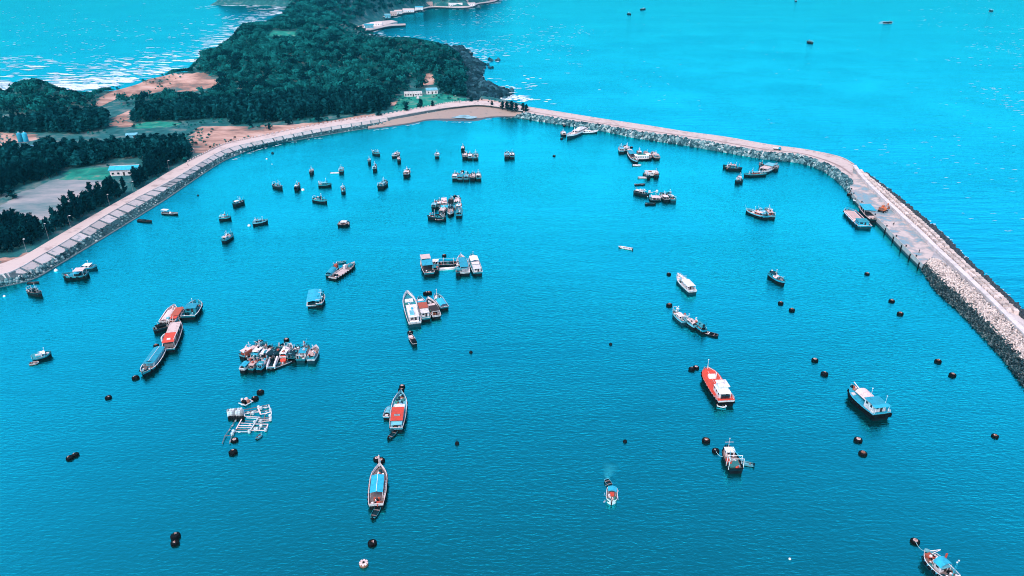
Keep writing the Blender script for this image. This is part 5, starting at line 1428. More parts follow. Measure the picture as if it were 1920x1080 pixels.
# middle cluster of four and its neighbours
b = ship('large white-railed ferry with teal foredeck, biggest of the middle cluster', (763.5, 550), (778, 605), 5.0, 1.8, WHITE, lower=NAVY, deck=TEAL, rim=WHITE, name='ferry', tr=0.9, cat='ship')
b.cabin(0.08, 0.46, 0.7, 2.2, WHITE, WHITE, 0.3).hatch(0.12, 0.22, 0.3, 0.8, SKYB, 0.2, lift=2.3, nm='skylight').hatch(0.30, 0.34, 0.15, 0.5, CYAN, lift=2.3, nm='vent').boom((0.46, 0.1, 2.4), (0.66, 0.15, 1.6), 0.22, WHITE, nm='gangway').hatch(0.74, 0.80, 0.7, 0.7, WHITE, nm='windlass').clutter(0.5, 0.7, 5, [WHITE, TEAL, NAVY, SKYB]).rail(0.5, 0.98, 0.6).hatch(0.02, 0.06, 0.7, 0.8, WHITE, nm='stern_bench').mast(0.44, 3.6)
b = ship('boat with rusty red roof and white aft cabin, right of the ferry', (787, 558), (799, 597), 3.9, 1.4, TEAL, deck=TEAL, rim=WHITE, name='fishing_boat')
b.cabin(0.14, 0.40, 0.75, 1.7, WHITE, WHITE, 0.2).canopy(0.32, 0.60, 0.85, 2.1, RUST, 'flat', False).canopy(0.58, 0.68, 0.85, 1.9, CYAN, 'flat', False, False).hatch(0.7, 0.94, 0.75, 0.5, PINK, nm='foredeck').tyres(5)
b = ship('weathered boat with an open dark hold, third in the middle cluster', (803, 560), (819, 592), 3.9, 1.4, WHITE, deck=DKWOOD, rim=PINK, name='fishing_boat')
b.canopy(0.12, 0.45, 0.8, 1.7, DKWOOD, 'flat', False).clutter(0.02, 0.6, 9, [PINK, WHITE, DARK, RUSTY]).hatch(0.55, 0.68, 0.7, 0.8, PINK).clutter(0.7, 0.92, 3, [WHITE, DARK]).gallows(0.05, 2.0).tyres(4)
b = ship('teal-sterned launch with white bow, rightmost of the middle cluster', (817, 552), (834, 576), 3.4, 1.3, TEAL, deck=WHITE, rim=WHITE, name='launch', tr=0.9)
b.canopy(0.06, 0.52, 0.85, 1.6, CYAN, 'arch', False, False).clutter(0.6, 0.85, 4, [WHITE, SKYB]).mast(0.9, 2.8, 0.12)
b = ship('narrow dark longboat with white gunwale below the middle cluster', (768, 626), (778, 645), 1.9, 0.8, NAVY, deck=DKWOOD, rim=WHITE, name='longboat', bul=0.6)
b.hatch(0.0, 0.25, 0.9, 1.3, DARK, nm='engine_cover').hatch(0.62, 0.9, 0.8, 0.3, PINK, nm='foredeck').thwarts(3)

# row under the round buoy: awning boat, nets, skiff, two passenger boats
b = ship('boat with blue and pink roof at the left end of the upper middle row', (796, 484), (805, 512), 4.8, 1.6, TEAL, deck=DKWOOD, rim=PINK, name='fishing_boat', tr=0.85)
b.canopy(0.25, 0.62, 0.9, 2.6, CYAN, 'flat', False).canopy(0.62, 0.92, 0.95, 2.9, PINK, 'flat', False).clutter(0.02, 0.22, 7, [RUST, DARK, WHITE, RED]).tyres(4)
fisher('small dark boat between the pink-roofed boat and the net raft', 817, 502, 92, 8, 2.8, NAVY, TEAL, NAVY, 1)
b = small('net-handling boat with frames and lines beside the white skiff', 837, 495, 2, 12, 3.4, NAVY, fb=1.0, name='net_boat', deck=DKWOOD)
b.canopy(0.02, 0.22, 0.9, 1.8, WHITE, 'flat', False).clutter(0.25, 0.85, 8, [NAVY, DARK, WHITE, RUST]).boom((0.2, 0.8, 2.6), (1.25, 0.9, 2.4), 0.1, SKYB).boom((0.2, 0.3, 2.2), (1.35, 0.2, 1.4), 0.07, DARK).boom((0.3, -0.4, 1.8), (1.35, -0.6, 1.2), 0.06, DARK).gallows(0.4, 2.4).gallows(0.75, 2.2)
small('upturned-looking white skiff below the net-handling boat', 834, 504, 8, 8.5, 1.7, WHITE, fb=0.6, name='skiff', lower=WHITE, deck=WHITE, cat='skiff', bul=0.25).thwarts(2, WHITE)
fisher('little dark boat at the left flank of the cyan-roofed passenger boat', 859, 508, 95, 6.5, 2.2, NAVY, TEAL, NAVY, 3)
b = ship('cyan-roofed passenger boat, left of the pair right of the net boat', (864, 480), (872, 511), 4.6, 1.5, WHITE, deck=WHITE, rim=WHITE, name='passenger_boat', tr=0.85)
b.canopy(0.14, 0.72, 0.74, 2.2, CYAN, 'flat', False, True, SKYB).hatch(0.03, 0.12, 0.6, 1.2, GREY).hatch(0.74, 0.9, 0.5, 0.5, WHITE).mast(0.95, 2.0, 0.1).tyres(5)
b = ship('white-roofed passenger boat, right of the pair right of the net boat', (885, 479), (896, 511), 4.4, 1.5, TEAL, deck=TEAL, rim=WHITE, name='passenger_boat', tr=0.85)
b.canopy(0.50, 0.78, 0.78, 2.3, WHITE, 'gable', False).canopy(0.34, 0.48, 0.7, 1.8, PINK, 'flat', False).cabin(0.1, 0.3, 0.7, 1.6, WHITE, WHITE).clutter(0.02, 0.1, 3, [DARK, WHITE]).mast(0.8, 3.6).clutter(0.82, 0.93, 3, [SKYB, WHITE])

b = ship('grey flat barge with low sides beside a small blue boat', (664, 493), (623, 521), 4.2, 1.0, WHITE, lower=DARK, deck=WOOD, rim=PINK, name='barge', tr=0.85)
b.tyres(9, 0.04, 0.92, 1.2).clutter(0.03, 0.22, 6, [NAVY, WHITE, GREY, DARK]).hatch(0.25, 0.60, 0.75, 0.25, PINK).hatch(0.62, 0.72, 0.25, 1.5, WHITE, 0.5, nm='deckhouse').hatch(0.75, 0.9, 0.35, 0.8, TEAL).rail(0.65, 0.97, 0.8, TEAL)
b = ship('small cyan boat with a red box moored behind the grey barge', (634, 495), (615, 516), 3.0, 1.2, TEAL, deck=CYAN, rim=SKYB, name='fishing_boat')
b.canopy(0.05, 0.55, 0.85, 1.5, CYAN, 'arch', False).hatch(0.7, 0.85, 0.5, 1.4, RUST, nm='winch').mast(0.6, 2.8, 0.06, DARK)
dinghy('tiny teal dinghy floating above the grey barge', 640, 492, 20, 4.0, 1.6, TEAL, False)
b = ship('floating house boat under a plain cyan roof, buoy behind it', (592, 549), (587, 573), 4.6, 1.0, SKYB, deck=WOOD, rim=PINK, name='houseboat', blunt=True, tr=0.95)
b.canopy(0.02, 0.98, 1.05, 2.2, CYAN, 'gable', False, True, NAVY)
fisher('small teal boat tied right of the cyan-roofed house boat', 601.5, 563, 95, 8.5, 2.8, TEAL, TEAL, NAVY, 2)

# lower left cluster
fisher('teal and orange boat at the left end of the lower left cluster, back row', 473, 657.5, 62, 9.0, 3.0, SKYB, PINK, RUST, 4).hatch(0.05, 0.4, 0.3, 1.6, RUST, -0.7, nm='net_box')
fisher('boat with a round cyan stern tank, second in the back row', 489, 657.5, 80, 8.2, 3.0, TEAL, WHITE, SKYB, 0).hatch(0.0, 0.14, 0.75, 0.9, CYAN, nm='tank')
fisher('boat with black stern and white roof, third in the back row', 501, 662.5, 85, 8.2, 2.8, NAVY, WHITE, NAVY, 0)
fisher('dark net-covered boat in the middle of the lower left cluster', 520, 661.5, 75, 9.8, 3.4, NAVY, NAVY, NAVY, 3).hatch(0.3, 0.8, 0.8, 1.0, NET, nm='net_pile')
b = ship('long white double-decked boat lying slanted across the lower left cluster', (519, 655), (507, 689), 3.2, 1.2, SKYB, deck=NAVY, rim=WHITE, name='longboat')
b.hatch(0.0, 0.55, 0.16, 1.1, WHITE, -0.7, nm='side_deck').hatch(0.0, 0.5, 0.16, 1.1, WHITE, 0.7, nm='side_deck').hatch(0.6, 0.95, 0.25, 1.6, WHITE, 0.2, nm='deck_plank').clutter(0.1, 0.5, 3, [DARK, NAVY])
fisher('white boat with a red stern locker, right of the net-covered boat', 538, 660.5, 88, 8.2, 2.9, WHITE, WHITE, SKYB, 4).hatch(0.02, 0.16, 0.7, 0.9, RED, nm='stern_locker')
fisher('dark blue boat wedged between the red-lockered boat and its neighbour', 553, 663.5, 90, 8.2, 3.0, NAVY, NAVY, TEAL, 1)
fisher('boat with twin posts and white stern board, second from the right', 570, 662.5, 92, 9.8, 3.6, TEAL, CYAN, WHITE, 2, fb=1.3, lower=NAVY).gallows(0.04, 2.0).hatch(0.0, 0.02, 0.85, 0.5, WHITE, nm='stern_board')
fisher('teal-sterned boat with white hull flare at the right end of the cluster', 588, 664.5, 93, 8.6, 3.2, WHITE, CREAM, SKYB, 0, lower=NAVY).hatch(0.02, 0.22, 0.75, 0.9, TEAL, nm='stern_house')
fisher('cyan-canopied boat with white rim, leftmost of the front row', 464.5, 684.5, 80, 7.0, 2.3, WHITE, CYAN, TEAL, 1, rim=WHITE)
fisher('boat with rusty gear and cyan stern, second in the front row', 479, 684.5, 82, 6.6, 2.2, TEAL, CREAM, CREAM, 0).clutter(0.5, 0.9, 4, [RUST, RUSTY, DARK])
fisher('cyan boat with white boxes on deck, third in the front row', 494, 683.5, 84, 7.0, 2.3, CYAN, TEAL, SKYB, 4).clutter(0.4, 0.8, 4, [WHITE, WHITE, RUST])
b = small('low teal skiff with a round orange tub, right of the slanted longboat', 531, 682, 42, 9, 2.2, TEAL, fb=0.6, name='skiff', cat='skiff', bul=0.5)
b.thwarts(3).clutter(0.3, 0.8, 3, [TEAL, WHITE, GREEN])
MB().lathe([(0.9, 0.5), (1.0, 1.2), (0.85, 1.25)], 12, (0.5, 0.9, 0)).build('tub', RED, b.o)

# dense cluster in the upper middle
cl = 'in the crowded cluster under the small dark buoy'
fisher('dark low boat at the left end of the crowded upper middle cluster', 815, 385, 88, 9, 2.9, NAVY, SKYB, NAVY, 1)
fisher('teal boat with a mast ball, second from left in the crowded upper cluster', 824, 382, 92, 10, 3.0, TEAL, WHITE, TEAL, 0)
fisher('boat under a pink awning in the crowded upper cluster', 833, 381, 96, 10, 3.2, NAVY, PINK, PINK, 1).canopy(0.5, 0.9, 0.9, 1.7, PINK, 'flat', False)
fisher('boat with black cabin top in the middle of the crowded upper cluster', 846, 379, 90, 11, 3.4, SKYB, DARK, NAVY, 0)
fisher('teal trawler at the upper right of the crowded cluster', 858, 378, 88, 12, 3.4, TEAL, PINK, TEAL, 4)
fisher('black and white boat at the right side of the crowded cluster', 860, 388, 90, 11, 3.2, WHITE, WHITE, NAVY, 2, lower=NAVY)
fisher('blue-sided boat at the lower right corner of the crowded cluster', 861, 398, 92, 11, 3.4, CYAN, TEAL, NAVY, 1)
fisher('boat with pale V-shaped bow pointing at the viewer in the crowded cluster', 845, 396, -88, 11, 3.6, WHITE, NAVY, PINK, 0)
fisher('short dark boat left of the pale-bowed one in the crowded cluster', 831, 396, 80, 8, 3.0, NAVY, PINK, NAVY, 3)
tp_ = small('boat covered by a plain blue tarpaulin in the middle of the crowded cluster', 840, 389, 5, 9, 3.0, TEAL, name='covered_boat'); tp_.canopy(0.1, 0.9, 0.95, 1.1, CYAN, 'arch', False, False)
fisher('dark boat with white floats lying just below the crowded cluster', 819, 408, 170, 9, 2.6, NAVY, DARK, TEAL, 2).clutter(0.6, 0.95, 4, [WHITE])
small('small dark punt right of the boat with white floats', 826, 412, 5, 5, 1.8, DARK, fb=0.6, name='punt').hatch(0.2, 0.8, 0.6, 0.2, GREY)

# row of five, row of three, pair
for (u, v, up, rf, wl_, kd, lab) in [(853.5, 331, TEAL, PINK, SKYB, 0, 'teal boat with pinkish roof, first in the row of five'), (863.5, 332, SKYB, TEAL, SKYB, 3, 'pale blue flat-topped boat, second in the row of five'), (875, 332, TEAL, SKYB, TEAL, 0, 'teal boat with a pale domed cabin, third in the row of five'),
                                     (886.5, 331, NAVY, PINK, PINK, 1, 'boat with the large pink roof, fourth in the row of five'), (897, 331, TEAL, WHITE, NAVY, 2, 'dark teal boat with a white box, last in the row of five'),
                                     (872, 292, NAVY, PINK, WHITE, 0, 'pink-roofed boat, left of the row of three'), (881.5, 293, TEAL, WHITE, SKYB, 0, 'teal boat with white awning, middle of the row of three'), (892, 293, SKYB, TEAL, SKYB, 2, 'pale masted boat, right of the row of three'),
                                     (950.5, 291, NAVY, SKYB, TEAL, 1, 'left boat of the lone pair in the upper middle'), (960, 291, TEAL, WHITE, NAVY, 0, 'right boat of the lone pair in the upper middle')]:
    fisher(lab, u, v, 92 + RNG.uniform(-4, 4), 10.5, 3.5, up, rf, wl_, kd, group='boats moored in rows')

# single boats in the upper left of the harbour
SING = [(448, 381, 55, 6.5, 2.4, NAVY, WHITE, SKYB, 0, 'small boat with white cabin nearest the left shore, right of the sea wall'), (422, 409, 15, 5.5, 2.4, TEAL, SKYB, WHITE, 1, 'little pale-roofed boat with a dark stripe, below the nearest to the shore'), (488, 417, 35, 7.0, 2.2, SKYB, SKYB, TEAL, 3, 'slim pale boat pointing up right, beside a white float'),
        (428, 446, 82, 8.5, 2.8, TEAL, PINK, SKYB, 4, 'stubby boat with pinkish deck gear seen stern on, alone at left'), (521, 350, -35, 7.5, 2.6, NAVY, TEAL, SKYB, 2, 'dark boat pointing down right, leftmost of the scattered singles'), (558, 351, 90, 7.5, 2.4, NAVY, WHITE, NAVY, 0, 'narrow dark boat seen stern on beside a small grey float'),
        (584.5, 322, 92, 6.5, 2.0, NAVY, WHITE, NAVY, 0, 'tiny narrow boat with a white stern, above the row of singles'), (640, 319, 100, 8.5, 3.0, TEAL, SKYB, TEAL, 1, 'teal boat with a long white skiff at its side'), (609, 347, 10, 7.0, 2.6, TEAL, SKYB, TEAL, 2, 'small teal boat broadside on, right of the narrow dark boat'),
        (600, 376, -22, 8.5, 2.8, TEAL, NAVY, SKYB, 2, 'teal boat pointing down right, lowest of the small singles'), (643.5, 357, -80, 7.0, 2.6, TEAL, SKYB, TEAL, 4, 'small teal boat bow to the viewer, right of the broadside one'), (692.5, 303, 105, 6.0, 2.0, NAVY, WHITE, TEAL, 0, 'tiny dark boat with a white top in the far middle'),
        (703, 316, 95, 7.0, 2.6, NAVY, SKYB, TEAL, 2, 'small dark boat with a pale skirt, below the tiny white-topped one'), (706, 288, -40, 6.5, 2.6, TEAL, CYAN, SKYB, 3, 'little cyan-topped boat near the far shore'), (743, 291, 60, 7.0, 2.2, WHITE, PINK, WHITE, 3, 'small white boat with pink cover near the far shore'),
        (748.5, 301, 90, 5.0, 2.2, NAVY, PINK, DARK, 0, 'tiny dark-roofed boat below the white one with pink cover'), (763, 325, 90, 10, 4.0, DARK, PINK, CREAM, 2, 'broad black boat with pinkish cabin and dark side arms'), (718.5, 346, 80, 10.5, 4.2, NAVY, SKYB, CYAN, 2, 'broad dark boat with pale blue rigging and rusty stern'),
        (819.5, 291, 95, 8.0, 3.0, TEAL, WHITE, SKYB, 0, 'boat with spread side arms alone left of the row of three'), (868, 279, 90, 6.5, 2.6, NAVY, WHITE, PINK, 0, 'little boat alone above the row of three'), (1376, 316, -12, 9.0, 2.6, NAVY, NAVY, TEAL, 2, 'dark right-hand boat of the small couple off the breakwater'),
        (1369, 313, 160, 8.0, 2.6, NAVY, PINK, PINK, 3, 'pink-roofed left-hand boat of the small couple off the breakwater'), (1386.5, 335, 80, 6.0, 2.4, RUST, WHITE, PINK, 0, 'tiny rusty boat with a white roof below the small couple'), (1386, 340, 10, 4.5, 1.8, NAVY, WHITE, NAVY, 3, 'dark little boat touching the tiny rusty one'),
        (1457, 523, -72, 9.0, 3.2, CYAN, NAVY, TEAL, 4, 'teal trawler bow to the viewer beside a buoy, right of the white launch')]
for u, v, hd, L_, B_, up, rf, wm, kd, lab in SING:
    b = fisher(lab, u, v, hd, L_, B_, up, rf, wm, kd)
    if 'side arms' in lab: b.boom((0.5, -1.0, 1.6), (0.45, -2.0, 2.0), 0.09, NAVY).boom((0.5, 1.0, 1.6), (0.45, 2.0, 2.0), 0.09, NAVY)
b = ship('long dark flat boat lying along the left sea wall', (284, 414), (258, 412), 1.8, 0.7, DKWOOD, deck=DKWOOD, rim=NAVY, name='longboat', bul=0.5)
b.hatch(0.35, 0.55, 0.6, 0.8, NAVY, nm='engine_cover').thwarts(3, DKWOOD)
b = ship('grey longboat with a white canopy at its stern near the left sea wall', (333, 400), (304, 398), 2.4, 0.8, GREY, deck=WOOD, rim=GREY, name='longboat')
b.canopy(0.02, 0.42, 0.9, 1.9, WHITE, 'flat', False).clutter(0.45, 0.6, 3, [DARK, WHITE]).thwarts(2)
small('long white skiff tied to the teal boat in the upper left', 630, 324, 8, 6.5, 1.4, WHITE, fb=0.5, name='skiff', lower=WHITE, deck=WHITE, cat='skiff').thwarts(2, WHITE)
b = small('square white-roofed work float alone in the upper middle', 645, 420, 0, 5.2, 4.0, NAVY, fb=1.1, name='work_float', blunt=True, tr=1.0, cat='float')
b.canopy(0.2, 0.78, 0.7, 1.4, WHITE, 'flat', False).clutter(0.05, 0.95, 6, [WHITE, CREAM, NAVY, PINK]).tyres(3)

# upper right groups
b = ship('large white ferry lying against the far breakwater', (1064, 255), (1096, 240), 6.0, 2.2, WHITE, lower=NAVY, deck=WHITE, rim=WHITE, name='ferry', tr=0.95, cat='ship')
b.cabin(0.05, 0.55, 0.75, 2.0, WHITE, WHITE, 0.3).hatch(0.55, 0.7, 0.5, 1.0, PINK).mast(0.6, 4.5, 0.3).clutter(0.72, 0.9, 3, [CREAM, WHITE]).hatch(0.2, 0.4, 0.4, 1.0, WHITE, lift=2.1, nm='bridge')
fisher('small white-roofed boat left of the white ferry', 1056, 251, 100, 8, 3.6, CREAM, WHITE, WHITE, 0)
b = small('white speedboat with pointed bow right of the white ferry', 1103, 248, 8, 13, 4.0, WHITE, fb=1.2, name='speedboat', lower=NAVY, deck=WHITE); b.cabin(0.3, 0.6, 0.6, 1.4, WHITE, WHITE).mast(0.2, 3.0, 0.2)
fisher('teal boat with pale rigging at the left of the upper right group', 1165, 281, 85, 12, 4.0, TEAL, CYAN, SKYB, 2)
fisher('boat with pinkish roof behind the teal one in the upper right group', 1174, 279, 88, 13, 4.0, TEAL, CREAM, TEAL, 4)
fisher('dark boat squeezed behind the cyan-roofed one in the upper right group', 1180, 284, 95, 12, 3.4, NAVY, PINK, NAVY, 1)
b = ship('cyan-roofed boat with cluttered foredeck in the upper right group', (1194, 303), (1181, 286), 4.6, 1.4, SKYB, lower=DARK, deck=WOOD, rim=WHITE, name='fishing_boat')
b.canopy(0.0, 0.42, 0.85, 2.2, CYAN, 'gable', False).clutter(0.45, 0.92, 9, [WHITE, SKYB, PINK, DARK])
b = small('white box-shaped house raft in the middle of the upper right group', 1204, 297, 3, 12, 6, NAVY, fb=0.9, name='house_raft', blunt=True, tr=1.0, cat='raft')
b.cabin(0.1, 0.8, 0.8, 2.2, WHITE, WHITE, 0.1).hatch(0.25, 0.7, 0.4, 0.1, GREEN, 0.3, lift=2.32, nm='roof_net')
fisher('small white-cabined boat behind the white house raft', 1198, 287, 90, 8, 3.2, TEAL, WHITE, CREAM, 0)
fisher('pinkish boat right of the white house raft', 1213, 291, 92, 13, 4.2, CREAM, PINK, CREAM, 0)
fisher('pinkish masted boat at the right end of the upper right group', 1228, 292, 94, 13, 4.2, CREAM, CREAM, SKYB, 4)
dinghy('tiny white dinghy just below the cyan-roofed boat of the upper right group', 1194, 310, 0, 5, 2.4, WHITE)
b = small('white house raft with a dark doorway below the upper right group', 1221, 328, 0, 9, 5.5, NAVY, fb=0.8, name='house_raft', blunt=True, tr=1.0, cat='raft')
b.cabin(0.1, 0.9, 0.85, 2.0, WHITE, WHITE, 0.1).hatch(0.3, 0.5, 0.25, 0.3, RUSTY, -0.2, lift=2.12, nm='roof_box')
fisher('pinkish boat hugging the left side of the lower white house raft', 1212.5, 329, 100, 8, 2.6, NAVY, PINK, CREAM, 3)
fisher('dark boat with a mast ball right of the lower white house raft', 1229.5, 327, 85, 9, 3.0, NAVY, CREAM, RUST, 0)
dinghy('white-topped float boat left of the lower white house raft', 1206, 333, 0, 6, 2.6, WHITE, False).hatch(0.1, 0.9, 0.8, 0.5, WHITE)
dinghy('small dark-sided boat floating alone above the broken raft', 1200, 346, 10, 6, 2.2, NAVY, False)
fisher('boat with pale deck leaning on the left end of the broken raft', 1203, 363, -40, 9, 2.6, NAVY, WHITE, NAVY, 3)
fisher('left boat of the dark pair at the right end of the broken raft', 1245, 370, 95, 11, 3.6, NAVY, PINK, NAVY, 0)
fisher('right boat of the dark pair at the right end of the broken raft', 1257, 370, 95, 12, 3.6, TEAL, SKYB, NAVY, 2, lower=NAVY)
b = small('square pale-roofed work float just below the broken raft', 1229, 374, 0, 6, 4.6, NAVY, fb=0.8, name='work_float', blunt=True, tr=1.0, cat='float'); b.canopy(0.12, 0.88, 0.85, 1.6, PINK, 'flat', False).clutter(0.05, 0.95, 4, [WHITE])
small('tiny dark boat with white rim below the broken raft', 1219.5, 382, 0, 5.5, 2.4, DARK, fb=0.7, name='punt').hatch(0.2, 0.8, 0.5, 0.4, NAVY)
b = small('white square float right of the pale-roofed one', 1238.5, 372, 5, 4, 3, WHITE, fb=0.6, name='work_float', blunt=True, tr=1.0, cat='float'); b.hatch(0.2, 0.8, 0.7, 0.9, WHITE)
fisher('teal boat pointing left in front of the white boat off the breakwater', 1415, 327, 190, 13, 3.6, TEAL, SKYB, RUST, 2)
b = ship('broad white boat with blue side awning off the breakwater bend', (1426, 322), (1448, 311), 6.0, 1.6, WHITE, lower=NAVY, deck=WHITE, rim=WHITE, name='launch', tr=0.9)
b.cabin(0.3, 0.75, 0.75, 1.8, WHITE, PINK, 0.3).canopy(0.0, 0.4, 0.9, 2.4, SKYB, 'flat', False).hatch(0.8, 0.84, 0.7, 1.2, DARK, nm='windscreen_board')
fisher('small grey boat tucked behind the broad white boat', 1455, 315, 60, 8, 3.0, NAVY, GREY, GREY, 3)
fisher('dark-topped little boat at the top left of the broad white boat', 1428, 312, 80, 8, 3.0, NAVY, DARK, SKYB, 0)
fisher('pinkish-decked boat, left of the trio below the breakwater bend', 1415, 400, 120, 11, 4.0, SKYB, PINK, RUST, 0)
fisher('cyan boat, middle of the trio below the breakwater bend', 1428, 401, 95, 11, 4.0, CYAN, SKYB, CYAN, 3)
fisher('boat with white arched frame, right of the trio below the breakwater bend', 1442, 400, 85, 12, 4.2, SKYB, CREAM, RUST, 2)
b = ship('long pale cargo barge moored outermost at the quay', (1589, 391), (1622, 424), 7.0, 1.5, CYAN, lower=NAVY, deck=WOOD, rim=WHITE, name='cargo_barge', blunt=True, tr=0.92, sheer=0.15, cat='barge')
b.hatch(0.34, 0.9, 0.74, 0.5, PINK, nm='hold_cover').hatch(0.38, 0.86, 0.6, 0.15, CREAM, 0.0, lift=0.52, nm='cargo_heap').cabin(0.08, 0.26, 0.7, 2.0, CYAN, TEAL, 0.3).clutter(0.0, 0.08, 5, [CREAM, WHITE, SKYB]).hatch(0.27, 0.32, 0.6, 0.8, CREAM).tyres(6).boom((0.34, -0.85, 1.6), (0.9, -0.85, 1.8), 0.12, RUST, nm='coaming')
b = ship('cyan-roofed cargo boat with a black open hold between barge and quay', (1617, 383), (1642, 412), 6.4, 1.9, NAVY, deck=DKWOOD, rim=PINK, name='cargo_boat', tr=0.9, cat='ship')
b.canopy(0.42, 0.86, 0.88, 2.2, CYAN, 'flat', False).canopy(0.18, 0.40, 0.85, 1.5, DARK, 'flat', False).hatch(0.12, 0.16, 0.85, 1.4, PINK, nm='bulkhead').clutter(0.02, 0.12, 5, [NAVY, TEAL, DARK]).tyres(5)  # the black flat sheet stands in for the shade inside the hold
b = small('small white launch at the head of the cyan-roofed cargo boat', 1617, 378, 175, 9, 3.4, WHITE, fb=1.3, name='launch', lower=NAVY, deck=WHITE); b.cabin(0.2, 0.7, 0.75, 1.3, WHITE, WHITE)
dinghy('little white speedboat under way in the upper right of the harbour', 1173, 465, 155, 6.2, 2.0, WHITE, True, 'speedboat')
fisher('pale blue rigged trawler at the upper left of the slanting group of three', 1273, 595, 104, 9.0, 2.9, SKYB, PINK, WHITE, 2, lower=NAVY).gallows(0.9, 2.4)
fisher('pale pink-roofed boat in the middle of the slanting group of three', 1292, 604, 108, 8.5, 2.4, SKYB, PINK, SKYB, 1)
fisher('teal boat with rusty gear at the lower right of the slanting group of three', 1309, 612, 108, 8.5, 2.5, CYAN, TEAL, TEAL, 3).clutter(0.3, 0.8, 4, [RUST, WHITE, CREAM])
dinghy('low dark punt with pale seats beside the slanting group of three', 1297, 612, 140, 5.5, 1.8, NAVY, False, 'punt')
dinghy('small white-decked dinghy behind the slanting group of three', 1321.5, 623, 140, 3.2, 1.6, WHITE, False)
dinghy('black inflatable-looking dinghy at the tail of the slanting group', 1331, 626, 150, 5.2, 2.2, DARK, True)
# boat under way with its wake
b = ship('small white and orange boat under way, towing a dark dinghy in its wake', (1146.5, 941), (1148, 916), 2.7, 1.0, WHITE, lower=WHITE, deck=WOOD, rim=WHITE, name='motor_boat', tr=0.9, blunt=True)
b.canopy(0.1, 0.46, 0.8, 1.7, CYAN, 'gable', False).clutter(0.55, 0.85, 4, [WHITE, PINK, GREEN]).hatch(0.48, 0.56, 0.4, 1.3, RED, nm='engine_cover').clutter(0.5, 0.85, 3, [WHITE])
dinghy('dark dinghy towed behind the small boat under way', 1141, 906, -70, 2.6, 1.5, NAVY, False)
dinghy('flat white pontoon float just astern of the red-decked tanker launch', 1353, 761, -20, 2.6, 1.3, WHITE, False, 'pontoon')
dinghy('tiny open boat just right of the large raft, white edged', 486, 818, 70, 2.4, 1.1, SKYB, False)
# boats far out at sea
for (u, v, hd, L_, lab) in [(1179, 26, 100, 16, 'fishing boat far out at sea, left of the close couple near the top'), (1206, 17, 60, 22, 'larger of the couple of boats far out at sea near the top'), (1665, 42, 20, 18, 'boat under way far out at sea with a white wake'), (1518, 79, 100, 13, 'lone small boat on the open sea beyond the breakwater'), (1858, 20, 80, 14, 'distant boat near the upper right corner'), (1492, 2, 80, 14, 'distant boat cut by the top edge')]:
    fisher(lab, u, v, hd, L_, L_ * 0.36, NAVY, SKYB, NAVY, 2, fb=1.8, group='boats on the open sea')

# wake of the boat under way, of the far boat and a few drifting floats
wk = [G(u, v, 0) for u, v in [(1141, 900), (1139, 893), (1141, 886), (1144, 877), (1146, 868)]]
wp = spline(wk, 80)
e1 = np.array([G(u, v, 0) for u, v in zip(fr_.uniform(1131, 1136, 9), fr_.uniform(925, 942, 9))] + [G(u, v, 0) for u, v in zip(fr_.uniform(1156, 1160, 9), fr_.uniform(915, 938, 9))] + [G(u, v, 0) for u, v in zip(fr_.uniform(1136, 1146, 12), fr_.uniform(907, 912, 12))])
wpts = e1
me = foam_mesh('bow_wave', wpts, fr_.uniform(0.25, 0.9, len(wpts)), fr_.uniform(0.05, 0.14, len(wpts)), fr_.normal(1.4, 0.4, len(wpts)))
def churned():
    m = bpy.data.materials.new('churned_water'); m.use_nodes = True
    nt = m.node_tree; nt.nodes.clear(); L = nt.links
    out = nn(nt, 'ShaderNodeOutputMaterial'); df = nn(nt, 'ShaderNodeBsdfDiffuse'); tp = nn(nt, 'ShaderNodeBsdfTransparent'); mx = nn(nt, 'ShaderNodeMixShader')
    df.inputs[0].default_value = (0.03, 0.40, 0.52, 1)
    at = nn(nt, 'ShaderNodeAttribute', attribute_name='froth'); geo = nn(nt, 'ShaderNodeNewGeometry')
    n = nn(nt, 'ShaderNodeTexNoise'); n.inputs['Scale'].default_value = 1.3; n.inputs['Detail'].default_value = 5; L.new(geo.outputs['Position'], n.inputs['Vector'])
    ml = nn(nt, 'ShaderNodeMath', operation='MULTIPLY'); L.new(at.outputs['Fac'], ml.inputs[0]); L.new(n.outputs['Fac'], ml.inputs[1])
    L.new(ml.outputs[0], mx.inputs[0]); L.new(tp.outputs[0], mx.inputs[1]); L.new(df.outputs[0], mx.inputs[2]); L.new(mx.outputs[0], out.inputs[0])
    return m
tg_ = np.gradient(wp, axis=0); tg_ /= np.linalg.norm(tg_, axis=1)[:, None]
sd_ = np.column_stack([-tg_[:, 1], tg_[:, 0]])
vw_, vf_ = [], []
for i in range(80):
    for j, q in enumerate((-1, -0.5, 0, 0.5, 1)):
        p = wp[i] + sd_[i] * q * (0.5 + 2.2 * i / 79); vw_.append((p[0], p[1], 0.03))
        vf_.append((1 - abs(q)) ** 0.7 * 1.3 * (1 - i / 79) ** 0.6)
wm = np_mesh('wake', np.array(vw_), np.array([(i * 5 + j, i * 5 + j + 1, i * 5 + j + 6, i * 5 + j + 5) for i in range(79) for j in range(4)]))
wm.attributes.new('froth', 'FLOAT', 'POINT').data.foreach_set('value', np.array(vf_, np.float32))
tag(link('wake', wm, churned()), 'pale churned wake fading out behind the small boat under way', 'wake', kind='stuff')
tag(link('bow_wave', me, FLEECE), 'thin white bow wave round the small boat under way', 'wake', kind='stuff')
fw = np.array([G(u, v, 0) for u, v in zip(fr_.uniform(1650, 1673, 30), fr_.uniform(39.5, 44.5, 30))])
me = foam_mesh('far_wake', fw, fr_.uniform(4, 10, 30), fr_.uniform(1, 3, 30), fr_.normal(0, 0.2, 30))
